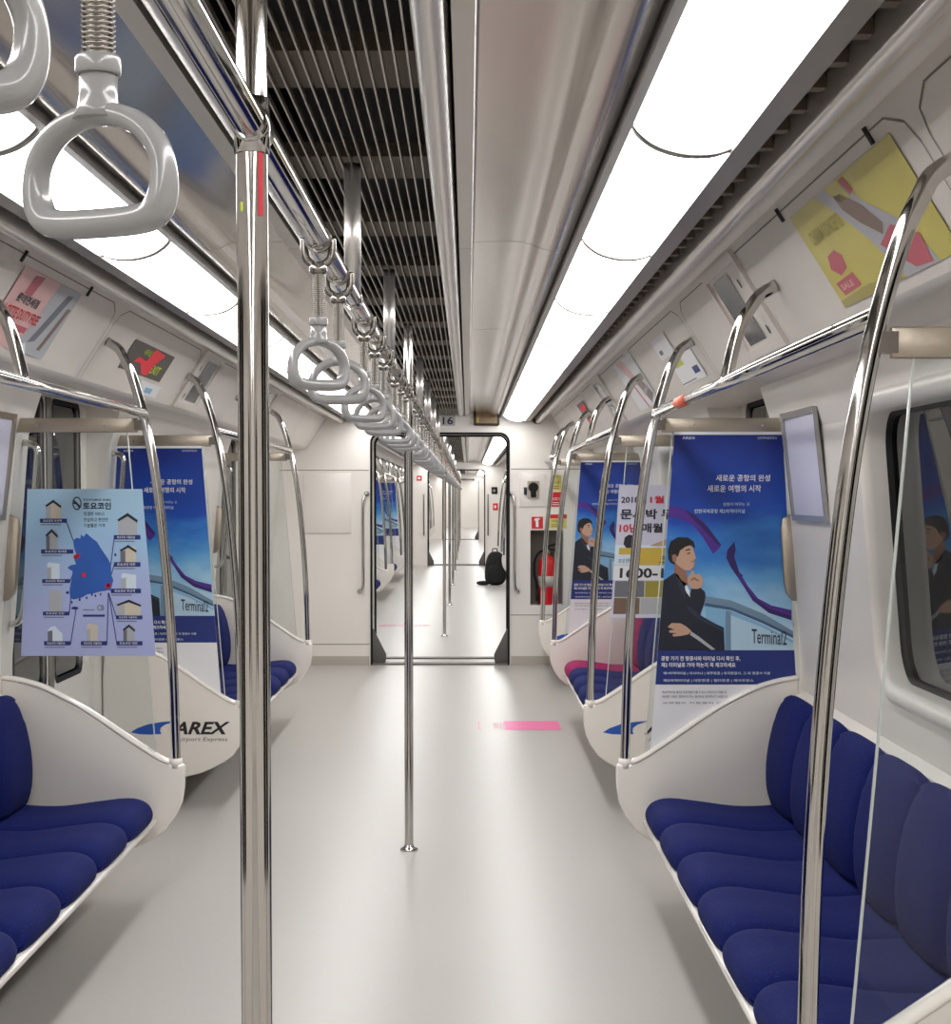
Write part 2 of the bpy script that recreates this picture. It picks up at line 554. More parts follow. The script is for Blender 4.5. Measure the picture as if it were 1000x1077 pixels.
# tunnel lining outside the windows
for sx, nm in ((-1, 'left'), (1, 'right')):
    m = MB(); m.box((sx * 2.6, Y0, -0.5), (sx * 2.7, Y1, 3.2), DARK)
    tag(m.build('wall_tunnel_' + nm), kind='structure')

# ------------------------------------------------------------------ ceiling, cove and trims per car
COVE_A, COVE_B = (0.928, 2.075), (1.094, 1.815)
def cove_pt(sx, y, t, off=0.0):
    nx, nz = -0.843, -0.538       # into the room for the right side
    x = COVE_A[0] + (COVE_B[0] - COVE_A[0]) * t
    z = COVE_A[1] + (COVE_B[1] - COVE_A[1]) * t
    return (sx * (x + nx * off), y, z + nz * off)

def smooth_prof(p, per=5):
    return [(q[0], q[1]) for q in spline([(a, b, 0) for a, b in p], per)]

for ci, (s, e) in enumerate(CARS):
    roof = MB(); roof.box((-1.5, s, 2.36), (1.5, e, 2.42), DARK)
    tag(roof.build('ceiling_roof'), kind='structure')
    c = MB(); cv = MB(); br = MB(); ln = MB()
    sheet = smooth_prof([(0.245, 2.092), (0.30, 2.094), (0.36, 2.094), (0.40, 2.088), (0.435, 2.074), (0.47, 2.07), (0.50, 2.082)])
    for sx in (-1, 1):
        S = lambda pts: [(sx * a, b) for a, b in pts]
        c.ribbon(S(sheet), s, e, SHEET)
        c.ribbon(S([(0.212, 2.36), (0.212, 2.075), (0.245, 2.075), (0.245, 2.092)]), s, e, STRIP, False)
        # half-round bar between grille and strip
        arc = [(0.180 + 0.026 * math.cos(a), 2.088 - 0.022 * math.sin(a)) for a in [math.pi * k / 10 for k in range(11)]]
        br.ribbon(S([(0.206, 2.2)] + arc + [(0.154, 2.2)]), s, e, TUBE)
        # lamp frame rails, vent slot and bead
        br.ribbon(S([(0.506, 2.2), (0.506, 2.062), (0.524, 2.062), (0.524, 2.10)]), s, e, FRAMEM, False)
        br.ribbon(S([(0.702, 2.10), (0.702, 2.022), (0.750, 2.026), (0.750, 2.12)]), s, e, FRAMEM, False)
        br.ribbon(S([(0.795, 2.12), (0.795, 2.022), (0.800, 2.014), (0.812, 2.010), (0.828, 2.014), (0.836, 2.024), (0.838, 2.10)]), s, e, TUBE)
        # cove
        A, B = COVE_A, COVE_B
        cv.ribbon(S([(0.846, 2.12), (0.846, 2.058)] ), s, e, COVE, False); cv.ribbon(S(smooth_prof([(0.846, 2.058), (0.875, 2.078), (0.905, 2.088), A], 4)), s, e, COVE); cv.ribbon(S([A, B]), s, e, COVE, False)
        cv.ribbon(S(smooth_prof([B, (1.115, 1.802), (1.15, 1.797), (1.24, 1.797), (1.40, 1.797)], 4)), s, e, COVE)
    tag(c.build('ceiling'), kind='structure')
    tag(br.build('trim_1'), kind='structure')
    tag(cv.build('trim_2'), kind='structure')
    # seams of sheets and hatches in the cove
    if ci < 2:
        k = 0
        y = s + 0.53
        while y < e - 0.4:
            for sx in (-1, 1):
                ln.ribbon([(sx * a, b - 0.0012) for a, b in sheet], y - .002, y + .002, GAP, False)
                ln.ribbon([(sx * .212, 2.0737), (sx * .245, 2.0737)], y - .002, y + .002, GAP, False)
            y += 2.33
        bs = bays(ci)
        hatch = []
        for b in bs:
            hatch += [(b - HALF - 0.05, b + HALF + 0.05), (b + HALF + 0.10, b + PITCHB - HALF - 0.10)]
        for sx in (-1, 1):
            for a, b in hatch:
                b = min(b, e - .05)
                if b - a < .3: continue
                def Q(y, t): return cove_pt(sx, y, t, 0.0012)
                w = 0.0035
                r0 = 0.08
                out, inn = [], []
                for (yy2, tt2) in ((a, 1.0), (a, 0.30), (a + .02, 0.16), (a + 0.10, 0.07), (b - 0.10, 0.07), (b - .02, 0.16), (b, 0.30), (b, 1.0)):
                    out.append((yy2, tt2))
                cyy = (a + b) / 2
                inn = [(yv + (w if yv < cyy else -w), tv + (0.012 if tv < 0.9 else 0)) for yv, tv in out]
                vs = [Q(*p) for p in out] + [Q(*p) for p in inn]
                n = len(out)
                ln.add(vs, [(i, i + 1, i + 1 + n, i + n) for i in range(n - 1)], GAP)
        tag(ln.build('trim_3'), kind='structure')

    # vent slots beside the lamps: dark slot with teeth
    for sx, nm in ((-1, 'left'), (1, 'right')):
        t = empty('ceiling_vent', (sx * 0.77, s + .1, 2.03), 'long dark slotted air vent beside the %s ceiling light %s' % (nm, CARNAME[ci]), 'vent')
        org = (sx * 0.77, s + .1, 2.03)
        m = MB(); m.box((sx * .751, s, 2.075), (sx * .794, e, 2.09), DARK); m.build('backing', t, org)
        m = MB()
        if ci < 3:
            y = s + 0.05
            while y < e - .05:
                m.box((sx * .757, y, 2.050), (sx * .794, y + 0.03, 2.072), BROWN)
                y += 0.15
            o = m.build('divider', t, org); o['kind'] = 'stuff'

    # centre grille
    g = empty('ceiling_grille', (0, s + .1, 2.085), 'long dark ceiling grille of thin steel bars %s' % CARNAME[ci], 'ceiling grille')
    org = (0, s + .1, 2.085)
    m = MB()
    for k in range(15):
        x = -0.143 + 0.286 * k / 14
        m.box((x - .0016, s, 2.082), (x + .0016, e, 2.094), SLAT)
    m.build('slats', g, org)
    m = MB()
    m.box((-.153, s, 2.30), (.153, e, 2.31), DARK)
    m.box((-.156, s, 2.10), (-.153, e, 2.30), DARK); m.box((.153, s, 2.10), (.156, e, 2.30), DARK)
    m.build('duct', g, org)
    m = MB()
    y = s + 0.35 if ci else -0.62
    while y < e - .3:
        m = MB()
        m.box((-.152, y, 2.12), (.152, y + .24, 2.15), BROWN)
        m.build('cross_plate', g, org)
        y += 0.82

    # continuous lamps: frame seam ribs and diffuser panels
    arc = smooth_prof([(0.522, 2.090), (0.535, 2.066), (0.57, 2.040), (0.62, 2.026), (0.67, 2.026), (0.704, 2.036)], 4)
    for sx, nm in ((-1, 'left'), (1, 'right')):
        l0 = s + 0.25; l1 = e - 0.12
        org = (sx * .61, l0, 2.03)
        L = empty('ceiling_light', org, 'bright white continuous ceiling light strip on the %s %s' % (nm, CARNAME[ci]), 'ceiling light')
        prof = [(sx * a, b) for a, b in arc]
        seg = 1.30
        n = int((l1 - l0) / seg)
        first = 2.98 if ci == 0 else None
        cuts = [l0]
        y = (2.98 - 1.30 * 6) if ci == 0 else l0 + 1.0
        while y < l1 - .2:
            if y > l0 + .2: cuts.append(y)
            y += seg
        cuts.append(l1)
        for a, b in zip(cuts, cuts[1:]):
            m = MB(); m.ribbon(prof, a + .004, b - .004, DIFF)
            m.add([(x, b - .004, z) for x, z in prof], [tuple(range(len(prof)))], DIFF)
            m.build('diffuser', L, org)
        for y in cuts[1:-1]:
            m = MB()
            pr = [(sx * a, b - .007) for a, b in arc]
            m.ribbon(pr, y - .017, y + .017, FRAMEM)
            for ye in (y - .017, y + .017):
                vs_ = [(a, ye, b) for a, b in pr] + [(a, ye, b + .008) for a, b in pr]
                m.add(vs_, [(q, q + 1, q + 1 + len(pr), q + len(pr)) for q in range(len(pr) - 1)], FRAMEM)
            m.build('joint_strip', L, org)
        m = MB(); m.prism([(x, z + .003) for x, z in prof] + [(prof[-1][0], 2.11), (prof[0][0], 2.11)], l1, l1 + .02, STRIP); m.build('end_cap', L, org)

# ------------------------------------------------------------------ end walls, gangways
DX0, DX1, DZ = -0.577, 0.583, 1.937
NICHE = (0.755, 1.03, 0.50, 1.125)   # x0, x1, z0, z1 in the front carriage's end wall
def corner_fill(mb, y0, y1, r, material):
    for sx, xe in ((-1, DX0), (1, DX1)):
        pts = [(xe, DZ)]
        for k in range(9):
            a = R(90 * k / 8)
            pts.append((xe - sx * (r - r * math.sin(R(90) - a) if False else 0) , DZ)) if False else None
        pts = [(xe, DZ)] + [(xe - sx * (r - r * math.cos(R(90 * k / 8))), DZ - r + r * math.sin(R(90 * k / 8))) for k in range(9)]
        mb.prism(pts, y0, y1, material)
def door_path(e, r):
    """open outline of the doorway, floor to floor, grown inwards by e"""
    x0, x1, z1 = DX0 + e, DX1 - e, DZ - e
    p = [(x0, 0.0)]
    p += [(x0 + r - r * math.cos(R(90 * k / 8)), z1 - r + r * math.sin(R(90 * k / 8))) for k in range(9)]
    p += [(x1 - r + r * math.sin(R(90 * k / 8)), z1 - r + r * math.cos(R(90 * k / 8))) for k in range(9)]
    p.append((x1, 0.0))
    return p
def end_wall(y0, y1, name, niche=False):
    m = MB()
    m.box((-1.5, y0, 0), (DX0, y1, 2.4), ENDW)
    m.box((DX0, y0, DZ), (DX1, y1, 2.4), ENDW)
    if niche:
        a, b, c, d = NICHE
        m.box((DX1, y0, 0), (a, y1, 2.4), ENDW); m.box((b, y0, 0), (1.5, y1, 2.4), ENDW)
        m.box((a, y0, 0), (b, y1, c), ENDW); m.box((a, y0, d), (b, y1, 2.4), ENDW)
        m.box((a, y1 - .02, c), (b, y1, d), GAP)
    else:
        m.box((DX1, y0, 0), (1.5, y1, 2.4), ENDW)
    corner_fill(m, y0, y1, 0.085, ENDW)
    o = m.build(name)
    o['kind'] = 'structure'
    return o
def gangway(i, ya, yb):
    """doorway seal, bellows tunnel and threshold between two carriages"""
    m = MB()
    for yy0, yy1 in ((ya - .012, ya + .03), (yb - .03, yb + .012)):
        a, b = door_path(0.0, .085), door_path(0.016, .07)
        n = len(a)
        vs = [(x, yy0, z) for x, z in a] + [(x, yy0, z) for x, z in b] + [(x, yy1, z) for x, z in b]
        m.add(vs, [(k, k + 1, k + 1 + n, k + n) for k in range(n - 1)] + [(k + n, k + 1 + n, k + 1 + 2 * n, k + 2 * n) for k in range(n - 1)], RUBBER, True)
    tag(m.build('trim_%d' % (10 + i)), kind='structure')
    m = MB()
    a, b = door_path(-0.02, .1), door_path(-0.035, .1)
    m.ribbon(a, ya + .2, yb - .1, ENDW)
    tag(m.build('wall_gangway'), kind='structure')
    m = MB(); m.box((DX0, ya - .01, 0.0), (DX1, ya + .14, 0.014), SILL); m.box((DX0, yb - .1, 0.0), (DX1, yb + .01, 0.012), SILL)
    tag(m.build('trim_%d' % (20 + i)), kind='structure')

for i in range(3):
    ya, yb = CARS[i][1], CARS[i + 1][0]
    end_wall(ya, ya + .25, 'wall_end', niche=(i == 0))
    end_wall(yb - .12, yb, 'wall_end')
    gangway(i, ya, yb)
    for sx, xe, nm in ((-1, DX0, 'left'), (1, DX1, 'right')):
        s_ = 1 if sx < 0 else -1
        pts = [(0, .30), (.020, .30), (.128, .085), (.122, .02), (.10, .004), (0, .004)]
        m = MB(); m.prism([(xe + s_ * (a + .002), b) for a, b in pts], ya + .02, ya + .05, WEDGE)
        f = m.build('gangway_flap', None, (xe, ya + .03, 0), bevel=.004)
        tag(f, 'dark grey wedge flap at the foot of the %s jamb of the %s doorway' % (nm, ORD[i]), 'door flap')
m = MB(); m.box((-1.5, Y1, 0), (1.5, Y1 + .1, 2.4), ENDW); tag(m.build('wall_back'), kind='structure')
m = MB(); m.box((-1.5, Y0 - .1, 0), (1.5, Y0, 2.4), ENDW); tag(m.build('wall_front'), kind='structure')

# raised panels and seams of the front carriage's end wall
m = MB()
EY = 13.77
def seam(x0, z0, x1, z1, w=0.006):
    m.box((x0, EY - .0015, z0), (x1 if x1 != x0 else x0 + w, EY + .001, z1 if z1 != z0 else z0 + w), GAP)
seam(-1.40, 1.62, DX0 - .01, 1.62); seam(DX1 + .01, 1.63, 1.40, 1.63)
seam(-1.40, .17, DX0 - .01, .17); seam(DX1 + .01, .415, 1.40, .415)
tag(m.build('trim_4'), kind='structure')
m = MB(); m.box((-1.13, EY - .012, 1.10), (-.735, EY - .001, 1.595), ENDW)
tag(m.build('wall_access_panel', bevel=.004), kind='structure')
m = MB(); m.box((.665, EY - .012, 1.32), (.875, EY - .001, 1.60), ENDW)
tag(m.build('wall_intercom_panel', bevel=.005), kind='structure')
for sx, nm in ((-1, 'left'), (1, 'right')):
    m = MB()
    x0, x1 = (-1.40, DX0 - .012) if sx < 0 else (DX1 + .012, 1.40)
    m.box((x0, EY - .006, 0), (x1, EY, .075), STRIP)
    tag(m.build('baseboard_end_' + nm), kind='structure')

# ------------------------------------------------------------------ fittings on the end wall
def e_at(px, py, Y=EY):
    """point on the end wall seen at a column and row of the photograph"""
    sc = 1742.0 / Y
    return (CAMX + (px - 492) / sc, CAMZ - (py - 521) / sc)
# grab handles beside the doorway
for sx, x, nm in ((-1, -.636, 'left'), (1, .622, 'right')):
    t = empty('grab_bar', (x, EY, 1.0), 'steel vertical grab handle on the end wall %s of the doorway' % nm, 'handle')
    m = MB()
    o_ = sx * .0
    path = spline([(x - sx * .03, EY, 1.425), (x - sx * .012, EY - .045, 1.405), (x, EY - .06, 1.33), (x, EY - .06, 1.0), (x, EY - .06, .70), (x + sx * .012, EY - .045, .635), (x + sx * .03, EY, .615)], 6)
    m.tube(path, .013, CHROME, 12); m.build('bar', t, (x, EY, 1.0))
    m = MB()
    for z, dx in ((1.425, -.03), (.615, .03)):
        m.tube([(x + sx * dx, EY - .008, z), (x + sx * dx, EY, z)], .022, CHROME, 16)
    m.build('mounts', t, (x, EY, 1.0))
# number plate
def wall_map(x0, z0, w, h, y):
    return lambda u, v: (x0 + w * u, y, z0 - h * v)
(x0, z0), (x1, z1) = e_at(463.5, 437), e_at(478.5, 448)
t = empty('number_plate', (x0, EY, z1), 'grey plate with the black number 16 above the doorway', 'number plate')
m = MB(); m.box((x0, EY - .006, z1), (x1, EY, z0), mat('plate_grey', (176, 176, 178), .5)); m.build('plate', t, (x0, EY, z1))
m = MB(); put_text(m, '16', (.14, .16, .86, .88), wall_map(x0, z0, x1 - x0, z0 - z1, EY - .007), INK, .02); m.build('lettering', t, (x0, EY, z1))
# destination display
(x0, z0), (x1, z1) = e_at(498, 431.5), e_at(525, 448)
t = empty('destination_display', (x0, EY, z1), 'bronze framed display box above the doorway, right of the number plate', 'display')
m = MB(); m.box((x0, EY - .05, z1), (x1, EY, z0), mat('bronze_dark', (58, 46, 36), .4, .4)); m.build('housing', t, (x0, EY, z1), bevel=.012)
m = MB(); m.box((x0 + .02, EY - .053, z1 + .018), (x1 - .02, EY - .0495, z0 - .018), mat('bronze_face', (134, 116, 92), .35, .3)); m.build('face', t, (x0, EY, z1))
m = MB()
mp = wall_map(x0, z0, x1 - x0, z0 - z1, EY - .0545)
put_text(m, 'Scope', (.28, .28, .82, .58), mp, mat('rust_print', (110, 56, 40), .5), .01)
put_poly(m, [(.12, .5), (.20, .5), (.20, .8), (.12, .8)], mp, GOLD)
m.build('lettering', t, (x0, EY, z1))
# round black sensor
x, z = e_at(564.5, 440.5)
m = MB(); m.tube([(x, EY - .03, z), (x, EY, z)], [.040, .046], mat('sensor_dark', (52, 44, 38), .4), 24)
tag(m.build('camera_dome', None, (x, EY, z)), 'round dark camera dome high on the end wall under the right light', 'camera')
# intercom
(x0, z0), (x1, z1) = e_at(554.5, 506), e_at(567, 524)
t = empty('intercom', (x0, EY, z1), 'black and steel intercom handset set in the white end wall panel', 'intercom')
m = MB(); m.box((x0, EY - .02, z1), (x1, EY - .012, z0), BRUSH); m.build('back_plate', t, (x0, EY, z1))
m = MB(); xm = (x0 + x1) / 2; zm = (z0 + z1) / 2
m.tube([(xm, EY - .055, zm + .02), (xm, EY - .02, zm + .02)], [.034, .042], RUBBER, 20); m.build('speaker', t, (x0, EY, z1))
m = MB(); m.box((xm - .022, EY - .05, z1 + .008), (xm + .022, EY - .02, zm - .01), RUBBER); m.build('handset', t, (x0, EY, z1), bevel=.006)
m = MB(); m.box((x0 - .03, EY - .03, z1 + .03), (x0 - .005, EY - .012, zm + .02), INK); m.build('latch', t, (x0, EY, z1), bevel=.003)
# extinguisher sign
(x0, z0), (x1, z1) = e_at(559, 543.5), e_at(571, 556)
t = empty('extinguisher_sign', (x0, EY, z1), 'small red square sign with a white extinguisher symbol above the niche', 'sign')
m = MB(); m.box((x0, EY - .004, z1), (x1, EY, z0), RED); m.build('plate', t, (x0, EY, z1))
m = MB(); mp = wall_map(x0, z0, x1 - x0, z0 - z1, EY - .0048)
put_poly(m, [(.32, .12), (.72, .12), (.72, .22), (.60, .24), (.62, .86), (.38, .86), (.36, .30), (.26, .34), (.24, .26)], mp, TEXTW)
m.build('symbol', t, (x0, EY, z1))
# warning stickers right of it
for k, (ax, ay, bx, by, mt, nm, tx) in enumerate(((579, 500, 590, 516, YELLOWS, 'yellow', '비상'), (579, 517.5, 590, 533, RED, 'red', '소화기'), (577, 541, 596, 556, YELLOWS, 'yellow and red', '사용방법'))):
    (x0, z0), (x1, z1) = e_at(ax, ay), e_at(bx, by)
    t = empty('safety_sticker', (x0, EY, z1), ['yellow safety notice, topmost of the notices above the extinguisher niche', 'red safety notice between two yellow ones above the extinguisher niche', 'yellow notice with a red header just above the extinguisher niche'][k], 'sticker')
    m = MB(); m.box((x0, EY - .003, z1), (x1, EY, z0), mt)
    mp = wall_map(x0, z0, x1 - x0, z0 - z1, EY - .0035)
    if k == 2: put_poly(m, [(0, 0), (1, 0), (1, .28), (0, .28)], mp, RED)
    m.build('sheet', t, (x0, EY, z1))
    m = MB()
    put_text(m, tx, (.15, .36, .85, .58), wall_map(x0, z0, x1 - x0, z0 - z1, EY - .0042), TEXTW if k == 1 else INK)
    for q in range(2):
        put_poly(m, [(.15, .70 + q * .13), (.8, .70 + q * .13), (.8, .74 + q * .13), (.15, .74 + q * .13)], wall_map(x0, z0, x1 - x0, z0 - z1, EY - .0042), TEXTW if k == 1 else INK)
    m.build('lettering', t, (x0, EY, z1))
# fire extinguisher
xx, yy, zz = .90, EY + .11, .50
t = empty('fire_extinguisher', (xx, yy, zz), 'red fire extinguisher with black hose in the end wall niche', 'fire extinguisher')
m = MB(); m.lathe([(.068, 0), (.074, .008), (.076, .02), (.076, .33), (.070, .365), (.050, .395), (.026, .41), (.024, .425)], (xx, yy, zz), RED, 28); m.build('cylinder', t, (xx, yy, zz))
m = MB(); m.lathe([(.0768, .15), (.0768, .24)], (xx, yy, zz), mat('ext_label', (186, 180, 170), .4), 28); m.build('label', t, (xx, yy, zz))
m = MB(); m.lathe([(.026, .42), (.028, .43), (.028, .455), (.018, .465), (.012, .475)], (xx, yy, zz), STEELD, 16)
m.box((xx - .015, yy - .012, zz + .455), (xx + .015, yy + .012, zz + .475), RUBBER); m.build('valve', t, (xx, yy, zz))
m = MB(); m.tube(spline([(xx - .01, yy, zz + .475), (xx + .03, yy - .005, zz + .495), (xx + .085, yy - .01, zz + .51)], 5), .009, RUBBER, 10)
m.tube(spline([(xx - .01, yy, zz + .46), (xx + .03, yy - .005, zz + .462), (xx + .075, yy - .01, zz + .455)], 5), .008, RUBBER, 10); m.build('lever', t, (xx, yy, zz))
m = MB(); m.tube(spline([(xx - .015, yy - .01, zz + .45), (xx - .065, yy - .03, zz + .44), (xx - .105, yy - .04, zz + .37), (xx - .108, yy - .045, zz + .26), (xx - .092, yy - .05, zz + .19), (xx - .085, yy - .05, zz + .12)], 6), .011, RUBBER, 12); m.build('hose', t, (xx, yy, zz))
m = MB(); m.tube([(xx - .085, yy - .05, zz + .13), (xx - .082, yy - .052, zz + .03)], [.012, .018], RUBBER, 12); m.build('nozzle', t, (xx, yy, zz))
# small black sign plates of the second carriage far end
for k, (px, py, w, h) in enumerate(((520, 516, .06, .07), (521, 533, .05, .07), (441, 503, .05, .05))):
    Yw = CARS[1][1]
    sc = 1742 / Yw
    x, z = CAMX + (px - 492) / sc, CAMZ - (py - 521) / sc
    m = MB(); m.box((x - w, Yw - .01, z - h), (x + w, Yw, z + h), [RUBBER, RED, RED][k])
    m.box((x - w * .5, Yw - .012, z - h * .4), (x + w * .3, Yw - .009, z + h * .4), [STEELD, TEXTW, TEXTW][k])
    tag(m.build('wall_sign', None, (x, Yw, z)), ['small black box high right of the second carriage doorway', 'small red sign right of the second carriage doorway', 'small red sign left above the second carriage doorway'][k], 'sign')
for sx, x, nm in ((-1, -.65, 'left'), (1, .64, 'right')):
    m = MB(); Yw = CARS[1][1]
    m.tube(spline([(x, Yw, 1.42), (x, Yw - .06, 1.35), (x, Yw - .06, .70), (x, Yw, .62)], 6), .016, STEELD, 8)
    tag(m.build('grab_bar', None, (x, Yw, 1.0)), 'steel vertical grab handle %s of the second carriage far doorway' % nm, 'handle')

# ------------------------------------------------------------------ benches
SEATW = 0.428
def cushion_geo(mb, sx, y0, w, prof, side_drop, material, axis):
    """loft a soft cushion: prof is an (x, z) side view; the edges of each seat fall away from the middle"""
    n = len(prof); m = 13
    cx = sum(p[0] for p in prof) / n; cz = sum(p[1] for p in prof) / n
    vs = []
    for j in range(m):
        u = j / (m - 1); q = abs(2 * u - 1)
        k = 1 - 0.22 * q ** 6
        dip = side_drop * q ** 4
        for (x, z) in prof:
            px, pz = x, z
            if axis == 'seat':
                f = 1.0 if z > .33 else .4
                pz = z - dip * f - 0.006 * (1 - q * q) * (1 if z > .34 else 0)
                px = x + dip * .8 * (1 if x < .95 else 0)
            else:
                f = 1.0 if x < 1.31 else .3
                px = x + dip * f
                pz = z - dip * .8 * (1 if z > .66 else 0)
            vs.append((sx * px, y0 + w * (0.5 + (u - 0.5) * (1 - .0)), pz))
    fs = []
    for j in range(m - 1):
        for i in range(n):
            l = (i + 1) % n
            fs.append((j * n + i, j * n + l, (j + 1) * n + l, (j + 1) * n + i))
    mb.add(vs, fs, material, True)
    mb.add(vs[:n], [tuple(range(n))], material, True)
    mb.add(vs[-n:], [tuple(range(n))], material, True)
SEATP = smooth_prof([(.868, .292), (.846, .300), (.836, .325), (.842, .358), (.868, .382), (.92, .392), (1.02, .382), (1.14, .366), (1.24, .366), (1.30, .372)], 3) + [(1.30, .30)]
BACKP = smooth_prof([(1.262, .368), (1.248, .42), (1.246, .50), (1.256, .58), (1.275, .66), (1.295, .71), (1.325, .738), (1.352, .735), (1.366, .715)], 3) + [(1.375, .60), (1.38, .40)]
HEATER = mat('heater_shade_grey', (74, 70, 66), 0.5, 0.3)  # dark tone puts the under-bench shade into the colour
def make_bench(sx, n, w, label, y):
    org = (0, 0, 0)
    b = empty('bench_seat', (0, y, 0), label, 'bench')
    L = n * w
    for k in range(n):
        m = MB(); cushion_geo(m, sx, k * w + .002, w - .004, SEATP, .030, FABRIC, 'seat'); m.build('seat_cushion', b)
        m = MB(); cushion_geo(m, sx, k * w + .002, w - .004, BACKP, .028, FABRIC, 'back'); m.build('back_cushion', b)
    m = MB()
    m.prism([(sx * a, z) for a, z in [(.848, .300), (.838, .292), (.842, .278), (.87, .262), (1.05, .235), (1.34, .215), (1.34, .30), (.87, .30)]], 0, L, PANEL, True)
    m.build('seat_tray', b, bevel=.004)
    m = MB(); m.prism([(sx * 1.16, .02), (sx * 1.16, .225), (sx * 1.398, .225), (sx * 1.398, .02)], .02, L - .02, HEATER); m.build('heater_cover', b)
    m = MB(); m.prism([(sx * 1.33, .30), (sx * 1.397, .30), (sx * 1.397, .74), (sx * 1.36, .725)], 0, L, PANEL); m.build('back_shell', b)
    return b

# ------------------------------------------------------------------ seat end partitions
PANEL_OUT = [(.752, .48), (.802, .482), (.835, .494), (.895, .532), (.973, .585), (1.045, .635), (1.118, .682), (1.19, .72), (1.25, .748), (1.32, .768), (1.382, .778),
             (1.396, .60), (1.396, .13), (1.20, .135), (1.035, .153), (.96, .172), (.905, .195), (.855, .222), (.815, .252), (.782, .300), (.762, .345), (.753, .40)]
def glass_edge_x(z): return .853 + (z - .5) * .080
def make_partition(sx, label, y, logo=False, screws=True):
    p = empty('seat_partition', (0, y, 0), label, 'partition')
    m = MB(); m.prism([(sx * a, z) for a, z in PANEL_OUT], -.022, .022, PANEL); m.build('end_panel', p, bevel=.009, bseg=3)
    m = MB()
    rim = spline([(sx * (a + .0), 0, z + .004) for a, z in PANEL_OUT[1:11]], 3)
    m.tube(rim, .019, PANEL, 10, squash=(1.5, .55)); m.build('top_rim', p)
    m = MB()
    ge = [(sx * glass_edge_x(.49), .50), (sx * glass_edge_x(1.64), 1.64), (sx * 1.322, 1.64), (sx * 1.383, .95), (sx * 1.39, .77), (sx * 1.20, .70), (sx * 1.0, .58)]
    m.prism(ge, -.004, .004, GLASS)
    g = m.build('glass_pane', p)
    m = MB()
    m.box((0, 0, 0), (0, 0, 0), EDGE) if False else None
    a, b = ge[0], ge[1]
    m.prism([a, b, (b[0] - sx * .003, b[1]), (a[0] - sx * .003, a[1])], -.0045, .0045, EDGE); m.build('glass_edge', g)
    m = MB(); m.box((sx * .905, -.008, 1.632), (sx * 1.335, .008, 1.682), BRUSH)
    hb = m.build('header_bar', p, bevel=.003)
    m = MB(); m.box((sx * .884, -.014, 1.640), (sx * .915, .014, 1.674), STEELD)
    for xx_ in (1.02, 1.25): m.tube([(sx * xx_, -.010, 1.657), (sx * xx_, -.0075, 1.657)], .005, CHROME, 10)
    m.build('bracket', hb)
    m = MB(); m.prism([(sx * a, z) for a, z in [(1.392, 1.05), (1.36, 1.05), (1.338, 1.075), (1.330, 1.11), (1.316, 1.30), (1.322, 1.335), (1.35, 1.35), (1.375, 1.35)]], -.016, .016, BRUSH)
    m.build('wall_clamp', p, bevel=.004)
    if logo:
        m = MB()
        y_ = -.0232
        # drawing frame in metres: right-hand and left-hand marks both read left to right
        if sx < 0: X0 = -1.272
        else: X0 = .838
        fm = lambda u, v: (X0 + u, y_, v)
        sw = [(0, .357), (.03, .376), (.08, .394), (.14, .404), (.205, .409), (.185, .402), (.155, .392), (.135, .378), (.132, .362), (.138, .350), (.09, .347), (.04, .349)]
        put_poly(m, sw, fm, LOGOB)
        put_text(m, 'AREX', (.185, -.405, .425, -.348), lambda u, v: (X0 + u, y_, -v), LOGOK, .03, slant=.022)
        put_text(m, 'Airport Express', (.20, -.336, .43, -.312), lambda u, v: (X0 + u, y_, -v), INKG, 0, slant=.006)
        m.build('operator_logo', p)
    return p

# ------------------------------------------------------------------ grab rails over the benches
POLE = [(.782, .470), (.785, .60), (.790, .80), (.800, 1.00), (.815, 1.20), (.838, 1.42), (.862, 1.58), (.890, 1.71), (.925, 1.83), (.950, 1.885), (.970, 1.920), (1.008, 1.945)]
SUPP = [(.885, 1.70), (.905, 1.79), (.925, 1.85), (.945, 1.885), (.970, 1.918), (1.010, 1.942)]
def make_grab(sx, length, label, y, near=True, far=True, stickers=False):
    g = empty('grab_rail', (0, y, 0), label, 'handrail')
    for yy_, ok in ((0, near), (length, far)):
        if not ok: continue
        m = MB(); m.tube(spline([(sx * a, yy_, z) for a, z in POLE], 6), .0165, CHROME, 20)
        po = m.build('curved_pole', g)
        m = MB()
        m.tube([(sx * .783, yy_, .466), (sx * .784, yy_, .50)], .024, PANEL, 16); m.build('foot_socket', po)
    m = MB(); m.tube([(sx * .885, 0, 1.70), (sx * .885, length, 1.70)], .0165, CHROME, 20); m.build('rail', g)
    m = MB(); m.tube(spline([(sx * a, length / 2, z) for a, z in SUPP], 6), .0165, CHROME, 20); m.build('support_arm', g)
    if stickers:
        m = MB(); m.tube([(sx * .885, length - .82, 1.70), (sx * .885, length - .60, 1.70)], .0175, ORANGE, 20); m.build('orange_label', g)
    return g

